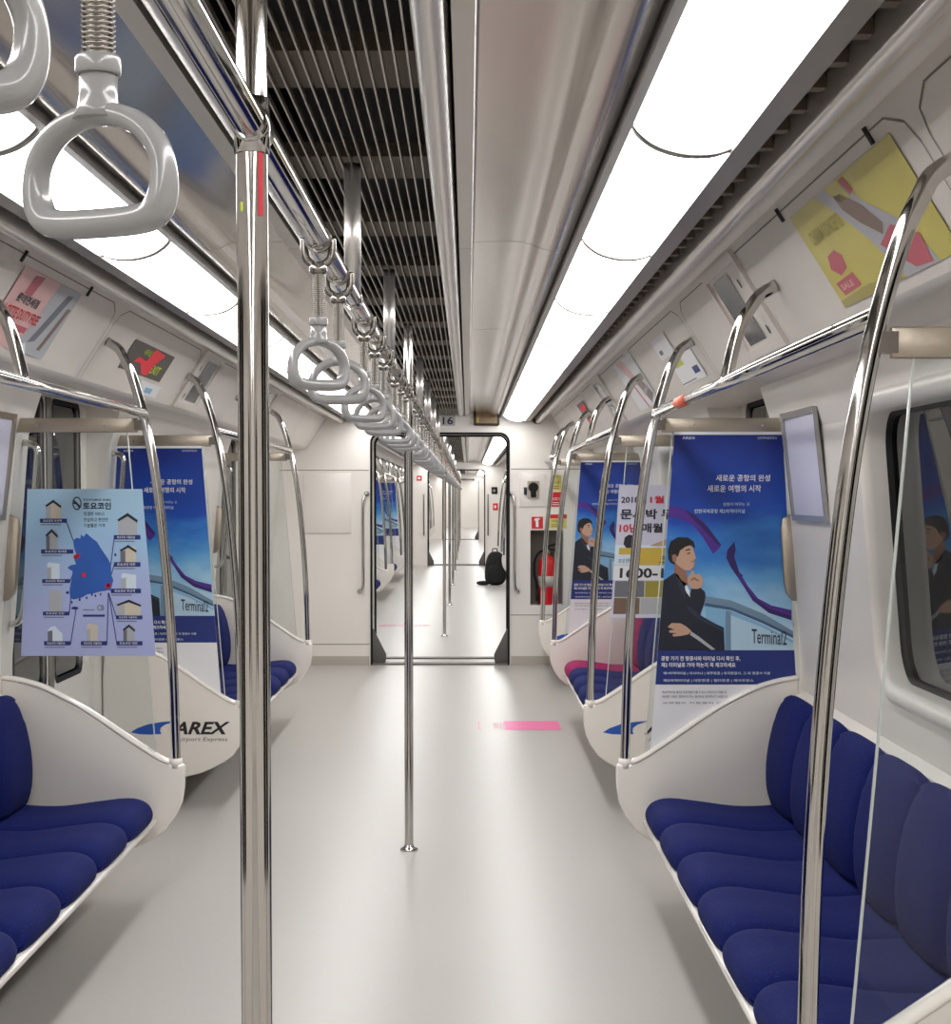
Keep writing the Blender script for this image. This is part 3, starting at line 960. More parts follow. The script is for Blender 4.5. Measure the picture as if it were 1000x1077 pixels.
# positions
SEAT_LEN = PITCHB - 2 * HALF          # 3.095
b1 = bays(0)                          # [-2.9, 1.83, 6.56, 11.29]
zoneA = (b1[1] + HALF, b1[2] - HALF)  # 2.64 .. 5.74
zoneB = (b1[2] + HALF, b1[3] - HALF)  # 7.38 .. 10.47
zoneC = (b1[3] + HALF, CARS[0][1])    # 12.11 .. 13.77
off = .045
protoBench, protoGrab, protoPart, protoLogo = {}, {}, {}, {}
NM = {1: 'right', -1: 'left'}
for sx in (1, -1):
    nm = NM[sx]
    protoBench[sx] = make_bench(sx, 7, SEATW, 'blue upholstered bench along the %s wall nearest the camera' % nm, zoneA[0] + off)
    protoPart[sx] = make_partition(sx, 'white curved seat end partition with glass at the far end of the nearest %s bench' % nm, zoneA[1])
    protoLogo[sx] = make_partition(sx, 'white seat end partition with blue swoosh airport express logo, near end of the second %s bench' % nm, zoneB[0], logo=True)
    protoGrab[sx] = make_grab(sx, SEAT_LEN, 'chrome curved grab rail over the nearest %s bench' % nm, zoneA[0], stickers=(sx > 0))
    copy_tree(protoPart[sx], (0, zoneA[0], 0), 'white seat end partition with glass at the near end of the nearest %s bench' % nm)
    bb = copy_tree(protoBench[sx], (0, zoneB[0] + off, 0), ('blue upholstered bench with a pink last seat, second along the right wall' if sx > 0 else 'blue upholstered bench, second from the camera along the left wall'))
    if sx > 0:
        cs = [c for c in bb.children if c.name.startswith(('seat_cushion', 'back_cushion'))]
        for c in sorted(cs, key=lambda o: -max(v.co.y for v in o.data.vertices))[:2]:
            c.data = c.data.copy(); c.data.materials[0] = FABPINK
            c['label'] = 'pink priority ' + ('seat cushion' if c.name.startswith('seat') else 'back cushion')
    copy_tree(protoPart[sx], (0, zoneB[1], 0), 'white seat end partition with glass at the far end of the second %s bench' % nm)
    gb = copy_tree(protoGrab[sx], (0, zoneB[0], 0), 'chrome curved grab rail over the second %s bench' % nm)
    for c in list(gb.children):
        if c.name.startswith('orange_label'): bpy.data.objects.remove(c)
# short end bench on the right
make_bench(1, 4, .395, 'short blue bench on the right against the end wall of the front carriage', zoneC[0] + off)
copy_tree(protoLogo[1], (0, zoneC[0], 0), 'white seat end partition with blue swoosh at the near end of the short right bench')
make_grab(1, zoneC[1] - zoneC[0] - .02, 'chrome curved grab rail over the short bench by the fire extinguisher', zoneC[0], far=False)

for ci in (1, 2):
    bs = bays(ci)
    s, e = CARS[ci]
    word = CARNAME[ci]
    for sx in (1, -1):
        nm = NM[sx]
        for k in range(3):
            a, b = bs[k] + HALF, bs[k + 1] - HALF
            copy_tree(protoBench[sx], (0, a + off, 0), 'blue bench along the %s wall, %s from the doorway %s' % (nm, ORDC[k], word))
            gb = copy_tree(protoGrab[sx], (0, a, 0), 'chrome grab rail above the %s %s bench %s' % (ORDC[k], nm, word))
            for c in list(gb.children):
                if c.name.startswith('orange_label'): bpy.data.objects.remove(c)
            copy_tree(protoLogo[sx] if ci == 1 else protoPart[sx], (0, a, 0), 'white partition at the near end of the %s %s bench %s' % (ORDC[k], nm, word))
            copy_tree(protoPart[sx], (0, b, 0), 'white partition at the far end of the %s %s bench %s' % (ORDC[k], nm, word))

# ------------------------------------------------------------------ posters hung on the partitions
def trap(sx, tl, tr, br, bl, zt, zb, w, h, y):
    """drawing units (0..w, 0..h, y down) to a four-cornered sheet"""
    def f(u, v, lay=0):
        a, b = u / w, v / h
        xl = tl + (bl - tl) * b; xr = tr + (br - tr) * b
        return (xl + (xr - xl) * a, y - .0012 - .0006 * lay, zt + (zb - zt) * b)
    return f
def make_terminal_poster(sx, label, y):
    """blue airport poster: a man in a dark suit looking up, purple ribbon, white footer"""
    p = empty('airport_poster', (0, y, .5), label, 'poster')
    org = (0, 0, .5)
    if sx > 0: TL, TR, BR, BL = .948, 1.322, 1.392, .868
    else: TL, TR, BR, BL = -1.322, -.948, -.868, -1.392
    ZT, ZB = 1.628, .50
    W, H = 400.0, 1158.0
    def raw(u, v, lay):
        a, b = u / W, v / H
        xl = TL + (BL - TL) * b; xr = TR + (BR - TR) * b
        return (xl + (xr - xl) * a, -.0012 - .0005 * lay, ZT + (ZB - ZT) * b)
    def crop(cx, cy):
        l = 97 - (cy - 55) * .0916; r = 492 + (cy - 53) * .0556
        return ((cx - l) / (r - l) * W, cy - 55)
    def P(lay):
        return lambda cx, cy: raw(min(max(crop(cx, cy)[0], 0), W), crop(cx, cy)[1], lay)
    m = MB()
    # sheet body
    hw = [raw(0, 0, 0), raw(W, 0, 0), raw(W, H * .985 if False else H * .80, 0), raw(W, H * .80, 0)]
    body = [(TL, ZT), (TR, ZT), (TR + (BR - TR) * .80, ZT + (ZB - ZT) * .80), (TL + (BL - TL) * 1.0, ZB)] if sx > 0 else [(TL, ZT), (TR, ZT), (BR, ZB), (TL + (BL - TL) * .80, ZT + (ZB - ZT) * .80)]
    m.prism(body, -.0006, .0012, PAPER)
    sky = [(0, 0), (W, 0), (W, 770), (0, 770)]
    vs = [raw(u, v, 0) for u, v in sky]
    m.add(vs, [(0, 1, 2, 3)], SKYP)
    nb = [raw(0, 770, 0), raw(W, 770, 0), raw(W, 893, 0), raw(0, 893, 0)]
    m.add(nb, [(0, 1, 2, 3)], NAVY)
    sh = m.build('printed_sheet', p, org)
    # pale railing scene
    a = MB()
    put_poly(a, [(205, 668), (300, 685), (420, 735), (530, 790), (530, 825), (275, 825), (205, 740)], P(1), POSTP)
    put_poly(a, [(205, 632), (300, 647), (420, 695), (530, 757), (530, 780), (420, 726), (300, 678), (200, 660)], P(2), RAILP)
    put_poly(a, [(205, 656), (300, 672), (420, 720), (530, 772), (530, 782), (420, 730), (300, 682), (200, 666)], P(3), RAILD)
    put_poly(a, [(280, 685), (298, 688), (298, 825), (277, 825)], P(3), RAILP)
    put_poly(a, [(298, 700), (420, 745), (530, 800), (530, 825), (298, 825)], P(2), mat('print_pale_blue', (176, 206, 226), .5))
    a.build('railing_print', sh, org)
    a = MB()
    put_poly(a, [(42, 310), (90, 311), (130, 322), (170, 345), (160, 377), (110, 356), (38, 350)], P(2), PURPLE)
    put_poly(a, [(170, 345), (195, 362), (215, 385), (265, 450), (258, 460), (235, 482), (195, 420), (160, 377)], P(2), PURPLE)
    put_poly(a, [(130, 322), (170, 345), (215, 385), (265, 450), (250, 448), (205, 400), (165, 362)], P(3), PURPLED)
    put_poly(a, [(313, 437), (318, 468), (312, 490), (330, 545), (345, 560), (330, 572), (300, 530), (283, 495), (287, 468)], P(2), PURPLED)
    put_poly(a, [(330, 545), (362, 595), (400, 640), (450, 665), (524, 682), (524, 718), (440, 692), (380, 648), (325, 565)], P(2), PURPLE)
    put_poly(a, [(345, 585), (380, 632), (440, 676), (524, 704), (524, 718), (440, 692), (380, 648)], P(3), PURPLED)
    a.build('ribbon_print', sh, org)
    a = MB()
    put_poly(a, [(20, 825), (20, 604), (40, 577), (92, 548), (112, 575), (132, 606), (150, 622), (152, 604), (178, 594), (203, 616), (207, 640), (186, 698), (200, 712), (272, 744), (275, 825)], P(2), SUIT)
    put_poly(a, [(92, 548), (104, 556), (130, 600), (128, 640), (108, 600)], P(3), SUIT2)
    put_poly(a, [(186, 700), (270, 746), (272, 760), (180, 716), (150, 690), (132, 668), (150, 672)], P(3), SUIT2)
    put_poly(a, [(116, 576), (132, 584), (146, 614), (148, 636), (134, 618)], P(3), TEXTW)
    put_poly(a, [(92, 512), (128, 536), (138, 556), (140, 590), (128, 596), (110, 575), (90, 548)], P(3), SKIND)
    put_poly(a, [(96, 478), (112, 456), (140, 448), (158, 456), (164, 474), (172, 497), (165, 503), (167, 514), (163, 527), (150, 541), (130, 540), (108, 526), (94, 512)], P(4), SKIN)
    put_poly(a, [(68, 500), (67, 466), (78, 437), (105, 422), (142, 423), (163, 438), (168, 462), (152, 450), (132, 456), (112, 470), (104, 492), (96, 488), (92, 520), (76, 512)], P(5), HAIR)
    put_poly(a, [(82, 486), (96, 482), (100, 498), (94, 514), (84, 506)], P(6), SKIND)
    put_poly(a, [(132, 467), (150, 463), (151, 467), (133, 471)], P(6), HAIR)
    put_poly(a, [(138, 479), (150, 476), (150, 480), (139, 483)], P(6), HAIR)
    put_poly(a, [(153, 508), (166, 506), (165, 510), (154, 512)], P(6), SKIND)
    put_poly(a, [(142, 590), (138, 572), (150, 552), (156, 540), (164, 544), (164, 556), (184, 552), (197, 574), (192, 598), (178, 606), (156, 606)], P(6), SKIN)
    put_poly(a, [(150, 572), (164, 564), (182, 576), (176, 580), (164, 572), (152, 578)], P(7), SKIND)
    put_poly(a, [(63, 742), (78, 728), (112, 729), (132, 740), (152, 756), (140, 768), (112, 774), (84, 776), (80, 768), (98, 764), (70, 762), (68, 754), (90, 752)], P(6), SKIN)
    put_poly(a, [(150, 758), (176, 774), (240, 822), (226, 824), (172, 786), (146, 770)], P(6), STONE)
    a.build('man_print', sh, org)
    t = MB()
    L = P(4)
    put_text(t, '새로운 공항의 완성', (247, 200, 445, 224), L, TEXTW, .012)
    put_text(t, '새로운 여행의 시작', (215, 237, 412, 262), L, TEXTW, .012)
    put_text(t, '설렘이 머무는 곳', (272, 299, 370, 311), L, PALE, 0)
    put_text(t, '인천국제공항 제2여객터미널', (167, 322, 352, 337), L, PALE, .01)
    put_text(t, 'AREX', (125, 66, 172, 75), L, TEXTW, 0)
    put_text(t, '인천국제공항공사', (400, 66, 470, 75), L, TEXTW, 0)
    put_text(t, 'Terminal2', (376, 748, 506, 800), lambda a_, b_: L(a_, b_ + (a_ - 376) * .06), SUIT2, .01)
    put_text(t, '공항 가기 전 항공사와 터미널 다시 확인 후,', (38, 846, 333, 864), L, TEXTW, .02)
    put_text(t, '제2 터미널로 가야 하는지 꼭 체크하세요', (38, 869, 315, 886), L, TEXTW, .02)
    put_text(t, '제1여객터미널 | 아시아나 | 제주항공 | 외국항공사, 그 외 항공사 이용', (45, 902, 445, 914), L, PALE, .01)
    put_text(t, '제2여객터미널 | 대한항공 | 델타항공 | 에어프랑스', (45, 928, 382, 940), L, PALE, .01)
    put_text(t, '*제2여객터미널 출국은 항공사별로 다를 수 있으니 확인하시기 바랍니다', (38, 970, 282, 980), L, INK, 0)
    put_text(t, '*자세한 사항은 홈페이지 또는 콜센터로 문의하시기 바랍니다', (38, 986, 285, 996), L, INK, 0)
    put_text(t, '공항철도 직통열차 안내', (40, 1010, 285, 1017), L, INK, 0)
    t.build('lettering', sh, org)
    m = MB(); m.box((min(TL, TR) if sx > 0 else TL, -.004, ZT - .004), (max(TL, TR), .004, ZT + .006), PAPER); m.build('top_clip', p, org)
    return p

PY = .018
pr = make_terminal_poster(1, 'blue airport poster of a man in a dark suit on the nearest right partition', zoneA[1] - .0062)
pl = make_terminal_poster(-1, 'blue airport poster partly behind the hotel poster, on the left partition with the logo', zoneB[0] - .0062)
copy_tree(pr, (0, zoneB[1] - .0062, .5), 'blue airport poster half behind chrome poles, beside the white insurance poster on the right')
for k, (yv, sx, lb) in enumerate(((bays(1)[0] + HALF, -1, 'first'), (bays(1)[1] + HALF, -1, 'second'), (bays(1)[2] + HALF, -1, 'third'))):
    copy_tree(pl, (0, yv - .0062, .5), 'small blue airport poster on the %s left partition seen through the doorway' % lb)

# hotel poster on the nearest left partition
HY = zoneA[1] - .0085
hp = empty('hotel_poster', (0, HY, .858), 'pale blue hotel poster with a map of Korea on the nearest left partition', 'poster')
Wd, Hd = 760.0, 945.0
def H3(lay):
    def f(cx, cy):
        b = (cy - 75) / Hd
        l = 45 + (0 - 45) * b; r = 700 + (775 - 700) * b
        u = (cx - l) / (r - l)
        xl = -1.287 + (-1.316 + 1.287) * b; xr = -.891 + (-.849 + .891) * b
        return (xl + (xr - xl) * u, -.0012 - .0005 * lay, 1.437 + (.858 - 1.437) * b)
    return f
org = (0, 0, .858)
m = MB()
m.prism([(-1.287, 1.437), (-.891, 1.437), (-.849, .858), (-1.316, .858)], -.001, .0015, PAPER)
m.add([H3(0)(45, 75), H3(0)(700, 75), H3(0)(775, 1020), H3(0)(0, 1020)], [(0, 1, 2, 3)], HOTELP)
sh = m.build('printed_sheet', hp, org)
a = MB()
MAPB = mat('print_map_blue', (40, 92, 178), .5, var=.15, scale=6)
put_poly(a, [(305, 365), (325, 350), (345, 355), (350, 332), (365, 345), (380, 325), (410, 350), (440, 372), (470, 420), (505, 470), (520, 500), (522, 560), (534, 590), (520, 640), (490, 650), (455, 655), (420, 665), (385, 670), (350, 690), (325, 695), (305, 700), (285, 690), (282, 650), (288, 610), (295, 580), (300, 540), (270, 520), (290, 505), (320, 500), (310, 470), (320, 440), (308, 400)], H3(1), MAPB)
for (x_, y_, w_) in ((270, 660, 18), (312, 748, 40), (340, 700, 12), (380, 690, 10), (410, 672, 10), (430, 678, 9), (460, 670, 8), (295, 715, 9), (546, 446, 12)):
    put_poly(a, [(x_ - w_ / 2, y_ - 4), (x_, y_ - 9), (x_ + w_ / 2, y_ - 4), (x_ + w_ / 2, y_ + 5), (x_, y_ + 9), (x_ - w_ / 2, y_ + 5)], H3(1), NAVY)
for (x_, y_) in ((318, 458), (364, 560), (500, 625), (332, 450), (508, 616)):
    put_poly(a, [(x_ + 14 * math.cos(q * 1.047), y_ + 14 * math.sin(q * 1.047)) for q in range(6)], H3(2), REDP)
a.build('map_print', sh, org)
bars = [(115, 242, 270, 266), (120, 416, 305, 440), (125, 584, 285, 606), (128, 768, 280, 790), (133, 936, 285, 960), (345, 936, 495, 960), (550, 936, 700, 960), (548, 790, 700, 812), (520, 638, 692, 664), (538, 488, 690, 514), (538, 335, 690, 360)]
for x0_, y0_, x1_, y1_ in bars:
    a = MB(); put_poly(a, [(x0_, y0_), (x1_, y0_), (x1_, y1_), (x0_, y1_)], H3(1), NAVY); a.build('caption_bar', sh, org)
def line(x0_, y0_, x1_, y1_, w_=5):
    a = MB()
    dx, dy = x1_ - x0_, y1_ - y0_; l_ = math.hypot(dx, dy); nx, ny = -dy / l_ * w_ / 2, dx / l_ * w_ / 2
    put_poly(a, [(x0_ + nx, y0_ + ny), (x1_ + nx, y1_ + ny), (x1_ - nx, y1_ - ny), (x0_ - nx, y0_ - ny)], H3(2), NAVY)
    a.build('leader_line', sh, org)
line(268, 262, 305, 365); line(282, 600, 302, 560); line(278, 785, 290, 690); line(285, 955, 320, 750); line(495, 955, 505, 660); line(552, 950, 508, 665); line(550, 800, 508, 665); line(522, 650, 505, 640); line(540, 500, 522, 560); line(540, 350, 520, 500)
blds = [(150, 140, 235, 242, BEIGE, 'roof'), (150, 305, 215, 416, STONE, 'slant'), (155, 488, 225, 584, PALE, 'flat'), (165, 640, 238, 768, STONE, 'tower'), (155, 850, 240, 936, PALE, 'arch'), (380, 835, 442, 936, BEIGE, 'flat'), (590, 845, 655, 936, STONE, 'slant'), (555, 705, 690, 790, BEIGE, 'roof'), (580, 550, 665, 638, PALE, 'flat'), (575, 395, 665, 488, BEIGE, 'slant'), (562, 215, 672, 335, STONE, 'roof')]
for x0_, y0_, x1_, y1_, mt, kd in blds:
    xm = (x0_ + x1_) / 2; h_ = y1_ - y0_
    a = MB()
    if kd == 'roof': top = [(x0_, y0_ + h_ * .25), (xm, y0_), (x1_, y0_ + h_ * .3)]
    elif kd == 'slant': top = [(x0_, y0_ + h_ * .3), (x1_ - 15, y0_), (x1_, y0_ + h_ * .12)]
    elif kd == 'arch': top = [(x0_, y0_ + h_ * .3), (x0_ + 15, y0_ + 6), (xm, y0_), (x1_ - 20, y0_ + h_ * .3), (x1_, y0_ + h_ * .5)]
    else: top = [(x0_, y0_ + 8), (x0_ + 12, y0_), (x1_, y0_ + 10)]
    put_poly(a, top + [(x1_, y1_), (x0_, y1_)], H3(1), mt)
    put_poly(a, [(x0_, y0_ + h_ * .35), (x0_ + (x1_ - x0_) * .32, y0_ + h_ * .28), (x0_ + (x1_ - x0_) * .32, y1_), (x0_, y1_)], H3(2), INKG if kd in ('slant', 'arch') else STONE)
    if kd in ('roof', 'slant'):
        put_poly(a, [(x0_ - 4, y0_ + h_ * .27), (xm, y0_ - 5), (x1_ + 4, y0_ + h_ * .3), (x1_, y0_ + h_ * .42), (xm, y0_ + h_ * .12), (x0_ + 4, y0_ + h_ * .36)], H3(3), INK)
    a.build('building_print', sh, org)
t = MB()
put_text(t, '토요코인', (362, 150, 523, 190), H3(2), INK, .03)
put_text(t, 'TOYOKO INN', (362, 130, 520, 143), H3(2), INK, .02)
for k, s_ in enumerate(('청결한 서비스', '안심하고 편안한', '기분좋은 가격')):
    put_text(t, s_, (366, 204 + 33 * k, 486 + (20 if k == 1 else 0), 226 + 33 * k), H3(2), INK, .005)
for (x0_, y0_, x1_, y1_) in bars:
    put_text(t, '토요코인 ' + random.choice(['서울강남', '동대문', '부산역', '해운대', '대전', '인천']), (x0_ + (x1_ - x0_) * .12, y0_ + 5, x0_ + (x1_ - x0_) * .8, y1_ - 6), H3(3), TEXTW, .01)
    put_poly(t, [(x0_ + 4, y1_ + 8), (x0_ + 120, y1_ + 8), (x0_ + 120, y1_ + 13), (x0_ + 4, y1_ + 13)], H3(2), INKG)
# oval mark left of the title
for ex in (0,):
    outer = [(328 + 26 * math.cos(q * .2618), 156 + 38 * math.sin(q * .2618)) for q in range(24)]
    inner = [(328 + 20 * math.cos(q * .2618), 156 + 31 * math.sin(q * .2618)) for q in range(24)]
    vs = [H3(2)(*q) for q in outer + inner]
    t.add(vs, [(i, (i + 1) % 24, (i + 1) % 24 + 24, i + 24) for i in range(24)], INK)
    put_poly(t, [(312, 136), (326, 150), (346, 170), (340, 182), (322, 160), (308, 160)], H3(2), INK)
put_poly(t, [(358, 785), (484, 785), (484, 797), (358, 797)], H3(2), NAVY)
put_text(t, '1588-0000 @', (358, 752, 424, 764), H3(2), INKG, 0) if False else put_poly(t, [(358, 756), (424, 756), (424, 761), (358, 761)], H3(2), INKG)
put_text(t, 'CB', (440, 730, 480, 762), H3(2), INKG, .02)
t.build('lettering', sh, org)

# insurance poster on the second right bench's near partition
IY = zoneB[0] - .001
ip = empty('insurance_poster', (0, IY, .869), 'white poster with black and red Korean text and a yellow band behind a chrome pole', 'poster')
org = (0, 0, .869)
def I3(lay):
    def f(u, v):   # 100 x 140 drawing
        b = v / 140
        xl = .908 + (.872 - .908) * b; xr = 1.315 + (1.36 - 1.315) * b
        return (xl + (xr - xl) * u / 100, -.0062 - .0005 * lay, 1.46 + (.869 - 1.46) * b)
    return f
m = MB()
m.prism([(.908, 1.46), (1.315, 1.46), (1.36, .869), (.872, .869)], -.0058, -.0042, LAVENDER)
f = I3(0)
for (a0, b0, a1, b1, mt) in ((0, 63, 100, 84, PALE), (4, 66, 60, 73, GOLD), (18, 73, 96, 84, GOLD), (0, 85, 100, 100, PAPER), (2, 101, 98, 136, BEIGE)):
    f = I3(1 if mt in (GOLD,) else 0)
    put_poly(m, [(a0, b0), (a1, b0), (a1, b1), (a0, b1)], f, mt)
for k, (a0, b0, a1, b1, mt) in enumerate(((2, 101, 30, 118, INKG), (31, 101, 55, 118, OLIVED), (56, 101, 98, 118, STONE), (2, 119, 26, 136, SHOE), (27, 119, 60, 136, STONE), (61, 119, 98, 136, INKG))):
    put_poly(m, [(a0, b0), (a1, b0), (a1, b1), (a0, b1)], I3(1), mt)
put_poly(m, [(8, 62), (9, 55), (13, 52), (18, 53), (19, 62), (16, 66), (11, 66)], I3(2), INK)
put_poly(m, [(34, 64), (48, 58), (70, 50), (74, 53), (56, 64)], I3(2), SKIN)
sh = m.build('printed_sheet', ip, org)
t = MB()
put_text(t, '2018년', (3, 11, 30, 19), I3(2), INK, .02); put_text(t, '1월 1일 순', (34, 11, 86, 19), I3(2), REDP, .03)
put_text(t, '문서박 두번째', (3, 25, 84, 36), I3(2), INK, .03)
put_text(t, '10년', (3, 40, 22, 50), I3(2), REDP, .03); put_text(t, '매월 내보장', (26, 40, 86, 50), I3(2), INK, .03)
put_text(t, '보상센터', (4, 77, 17, 82), I3(2), INK, 0); put_text(t, '코리아', (44, 74, 94, 83), I3(2), mat('print_olive_ink', (90, 74, 20), .5), .03)
put_text(t, '1600-10', (6, 87, 60, 98), I3(2), INK, .03)
t.build('lettering', sh, org)

# framed ads on the side walls beside the doors
for sx in (1, -1):
    y0_, y1_ = 5.10, 5.63
    z0_, z1_ = 1.33, 1.69
    org = (sx * 1.34, y0_, z0_)
    a_ = empty('wall_ad_frame', org, 'small grey framed notice on the %s wall between window and partition' % NM[sx], 'notice frame')
    m = MB()
    def wp(y, z, o_): return (sx * (wx(z) - o_), y, z)
    loops = [[wp(y, z, o_) for y, z in ((y0_ + i_, z0_ + i_), (y1_ - i_, z0_ + i_), (y1_ - i_, z1_ - i_), (y0_ + i_, z1_ - i_))] for i_, o_ in ((0, 0), (0, .014), (.02, .014), (.02, .006))]
    ring_loops(m, loops, BRUSH if sx < 0 else GREYP, False); m.build('frame', a_, org)
    m = MB()
    m.add([wp(y, z, .006) for y, z in ((y0_ + .015, z0_ + .015), (y1_ - .015, z0_ + .015), (y1_ - .015, z1_ - .015), (y0_ + .015, z1_ - .015))], [(0, 1, 2, 3)], LAVENDER)
    m.build('sheet', a_, org)
    m = MB()
    fm = lambda u, v: wp((y1_ - u * (y1_ - y0_)) if sx > 0 else (y0_ + u * (y1_ - y0_)), z1_ - v * (z1_ - z0_), .0066)
    put_text(m, '편리 !', (.35, .45, .85, .55), fm, TEXTW, .01); put_text(m, '안내', (.45, .60, .8, .70), fm, TEXTW, .01)
    m.build('lettering', a_, org)

# ------------------------------------------------------------------ cove advertisements, screens, maps
def cove_item(name, sx, ynear, yfar, t0, t1, label, cat):
    o_ = cove_pt(sx, ynear, t1)
    e_ = empty(name, o_, label, cat)
    def fm(lay):
        def f(u, v):
            y = (yfar + (ynear - yfar) * u) if sx > 0 else (ynear + (yfar - ynear) * u)
            return cove_pt(sx, y, t0 + (t1 - t0) * v, .003 + .0006 * lay)
        return f
    return e_, o_, fm
def slab(mb, fm, u0, v0, u1, v1, lay, material, lift=0.0):
    vs = [fm(lay)(*p) for p in ((u0, v0), (u1, v0), (u1, v1), (u0, v1))]
    mb.add(vs, [(0, 1, 2, 3)], material)
def cframe(mb, fm, w, material, d=10):
    """raised rim: lay units are 0.6 mm"""
    loops = []
    for e_, lay in ((0, -5), (0, d), (w, d), (w, 0)):
        loops.append([fm(lay)(a, b) for a, b in ((e_ * .6, e_), (1 - e_ * .6, e_), (1 - e_ * .6, 1 - e_), (e_ * .6, 1 - e_))])
    ring_loops(mb, loops, material, False)
CLIP = mat('clip_black', (38, 34, 32), .5)
def clips(parent, org_, sx, ys, t):
    for y in ys:
        m = MB()
        a = cove_pt(sx, y, t, .002); b = cove_pt(sx, y, t + .11, .002)
        m.tube([a, b], .006, CLIP, 8)
        m.build('clip', parent, org_)

# yellow advertisement, right
e_, o_, fm = cove_item('cove_advertisement', 1, 2.85, 3.72, .16, .92, 'yellow advertisement with a brown shoe, top right by the near chrome pole', 'advertisement')
m = MB(); slab(m, fm, 0, 0, 1, 1, 0, OLIVE)
put_poly(m, [(.30, 0), (.52, 0), (.62, .28), (.80, .62), (.86, 1), (.60, 1), (.50, .55), (.40, .25)], fm(1), GREYB)
put_poly(m, [(.44, .10), (.50, .12), (.60, .30), (.66, .52), (.62, .60), (.52, .42), (.45, .24)], fm(2), SHOE)
put_poly(m, [(.56, .66), (.70, .56), (.84, .74), (.82, .98), (.70, .96)], fm(2), PINKD)
put_poly(m, [(.54, .02), (.58, .02), (.60, .16), (.57, .18)], fm(2), PINKD)
put_poly(m, [(.40, -.0), (.53, .0), (.56, .2), (.47, .18)], fm(2), OLIVE)
put_poly(m, [(.08, .62), (.12, .50), (.20, .48), (.24, .56), (.22, .68), (.14, .72)], fm(1), PINKD)
put_poly(m, [(.05, .76), (.24, .74), (.25, .88), (.07, .90)], fm(1), PINKD)
put_poly(m, [(.0, .93), (.30, .90), (.50, .94), (.6, 1), (.0, 1)], fm(1), OLIVED)
sh = m.build('printed_sheet', e_, o_)
m = MB(); put_text(m, 'CHARM CONCEPTS', (.07, .22, .40, .36), fm(2), OLIVED, .02); put_text(m, 'SALE', (.08, .79, .20, .85), fm(2), PINKP, .02)
m.build('lettering', sh, o_)
clips(e_, o_, 1, (3.78, 2.95), .04)
# pink advertisement, left
e_, o_, fm = cove_item('cove_advertisement', -1, 4.48, 5.12, .16, .92, 'pink duty free advertisement high on the left cove above the grab rail', 'advertisement')
m = MB(); slab(m, fm, 0, 0, 1, 1, 0, PINKP)
put_poly(m, [(.6, 0), (1, 0), (1, 1), (.45, 1), (.55, .6)], fm(1), STONE)
put_poly(m, [(.80, .1), (.9, .08), (.72, .8), (.62, .85)], fm(2), INKG)
put_poly(m, [(.92, .25), (.98, .25), (.88, .9), (.82, .9)], fm(2), SHOE)
put_poly(m, [(.2, .05), (.34, .02), (.30, .30), (.18, .30)], fm(1), PINKD)
put_poly(m, [(.45, .95), (.6, .86), (.7, 1), (.45, 1)], fm(2), TEXTW)
sh = m.build('printed_sheet', e_, o_)
m = MB(); put_text(m, 'LOTTE DUTY FREE', (.04, .48, .60, .62), fm(3), REDP, .02); put_text(m, '롯데면세점', (.12, .30, .46, .42), fm(3), INK, .02)
put_poly(m, [(.1, .68), (.5, .68), (.5, .76), (.1, .76)], fm(2), PINKD)
m.build('lettering', sh, o_)
clips(e_, o_, -1, (4.42, 5.18), .04)
# dark route sign above the left door
e_, o_, fm = cove_item('door_sign', -1, 6.10, 6.90, .33, .73, 'dark sign with red arrow and yellow text above the left door', 'sign')
m = MB(); slab(m, fm, 0, 0, 1, 1, 0, mat('sign_charcoal', (62, 58, 52), .4)); sh = m.build('face', e_, o_)
m = MB(); put_poly(m, [(.50, .02), (.78, .10), (.66, .50), (.62, .92), (.50, .95), (.34, .62), (.20, .66), (.24, .44), (.44, .50)], fm(2), LEDRED); m.build('red_arrow', sh, o_)
m = MB(); put_text(m, '내리실문', (.30, .12, .52, .34), fm(1), LIME, .02); put_text(m, 'EXIT', (.62, .52, .86, .82), fm(1), LIME, .02); m.build('lettering', sh, o_)
e2, o2, fm = cove_item('route_notice', -1, 6.3, 7.0, .78, .96, 'small white notice just below the dark sign above the left door', 'notice')
m = MB(); slab(m, fm, .4, 0, 1, 1, 0, PAPER); m.build('sheet', e2, o2)
m = MB(); put_poly(m, [(.6, .4), (.8, .4), (.8, .8), (.6, .8)], fm(1), POSTP); m.build('print', e2, o2)
# advertising light-frames / screens
def screen(sx, yn, yf, label):
    e_, o_, fm = cove_item('advertising_screen', sx, yn, yf, .03, .98, label, 'screen')
    m = MB(); cframe(m, fm, .10, COVE, 14); slab(m, fm, .05, .09, .95, .91, 0, COVE); m.build('frame', e_, o_)
    m = MB(); slab(m, fm, .15 if sx > 0 else .35, .14, .62 if sx > 0 else .85, .86, 3, SCREEN); m.build('glass', e_, o_)
    m = MB()
    for v in (.25, .5, .75): slab(m, fm, .76 if sx > 0 else .2, v, .79 if sx > 0 else .23, v + .09, 4, CLIP)
    m.build('latches', e_, o_)
screen(1, 4.42, 4.96, 'dark advertising screen in a white frame on the right cove, nearest')
screen(-1, 7.42, 7.98, 'dark advertising screen in a white frame on the left cove')
screen(1, 8.9, 9.42, 'small dark framed screen further along the right cove')
screen(-1, 9.8, 10.3, 'small dark framed screen far along the left cove')
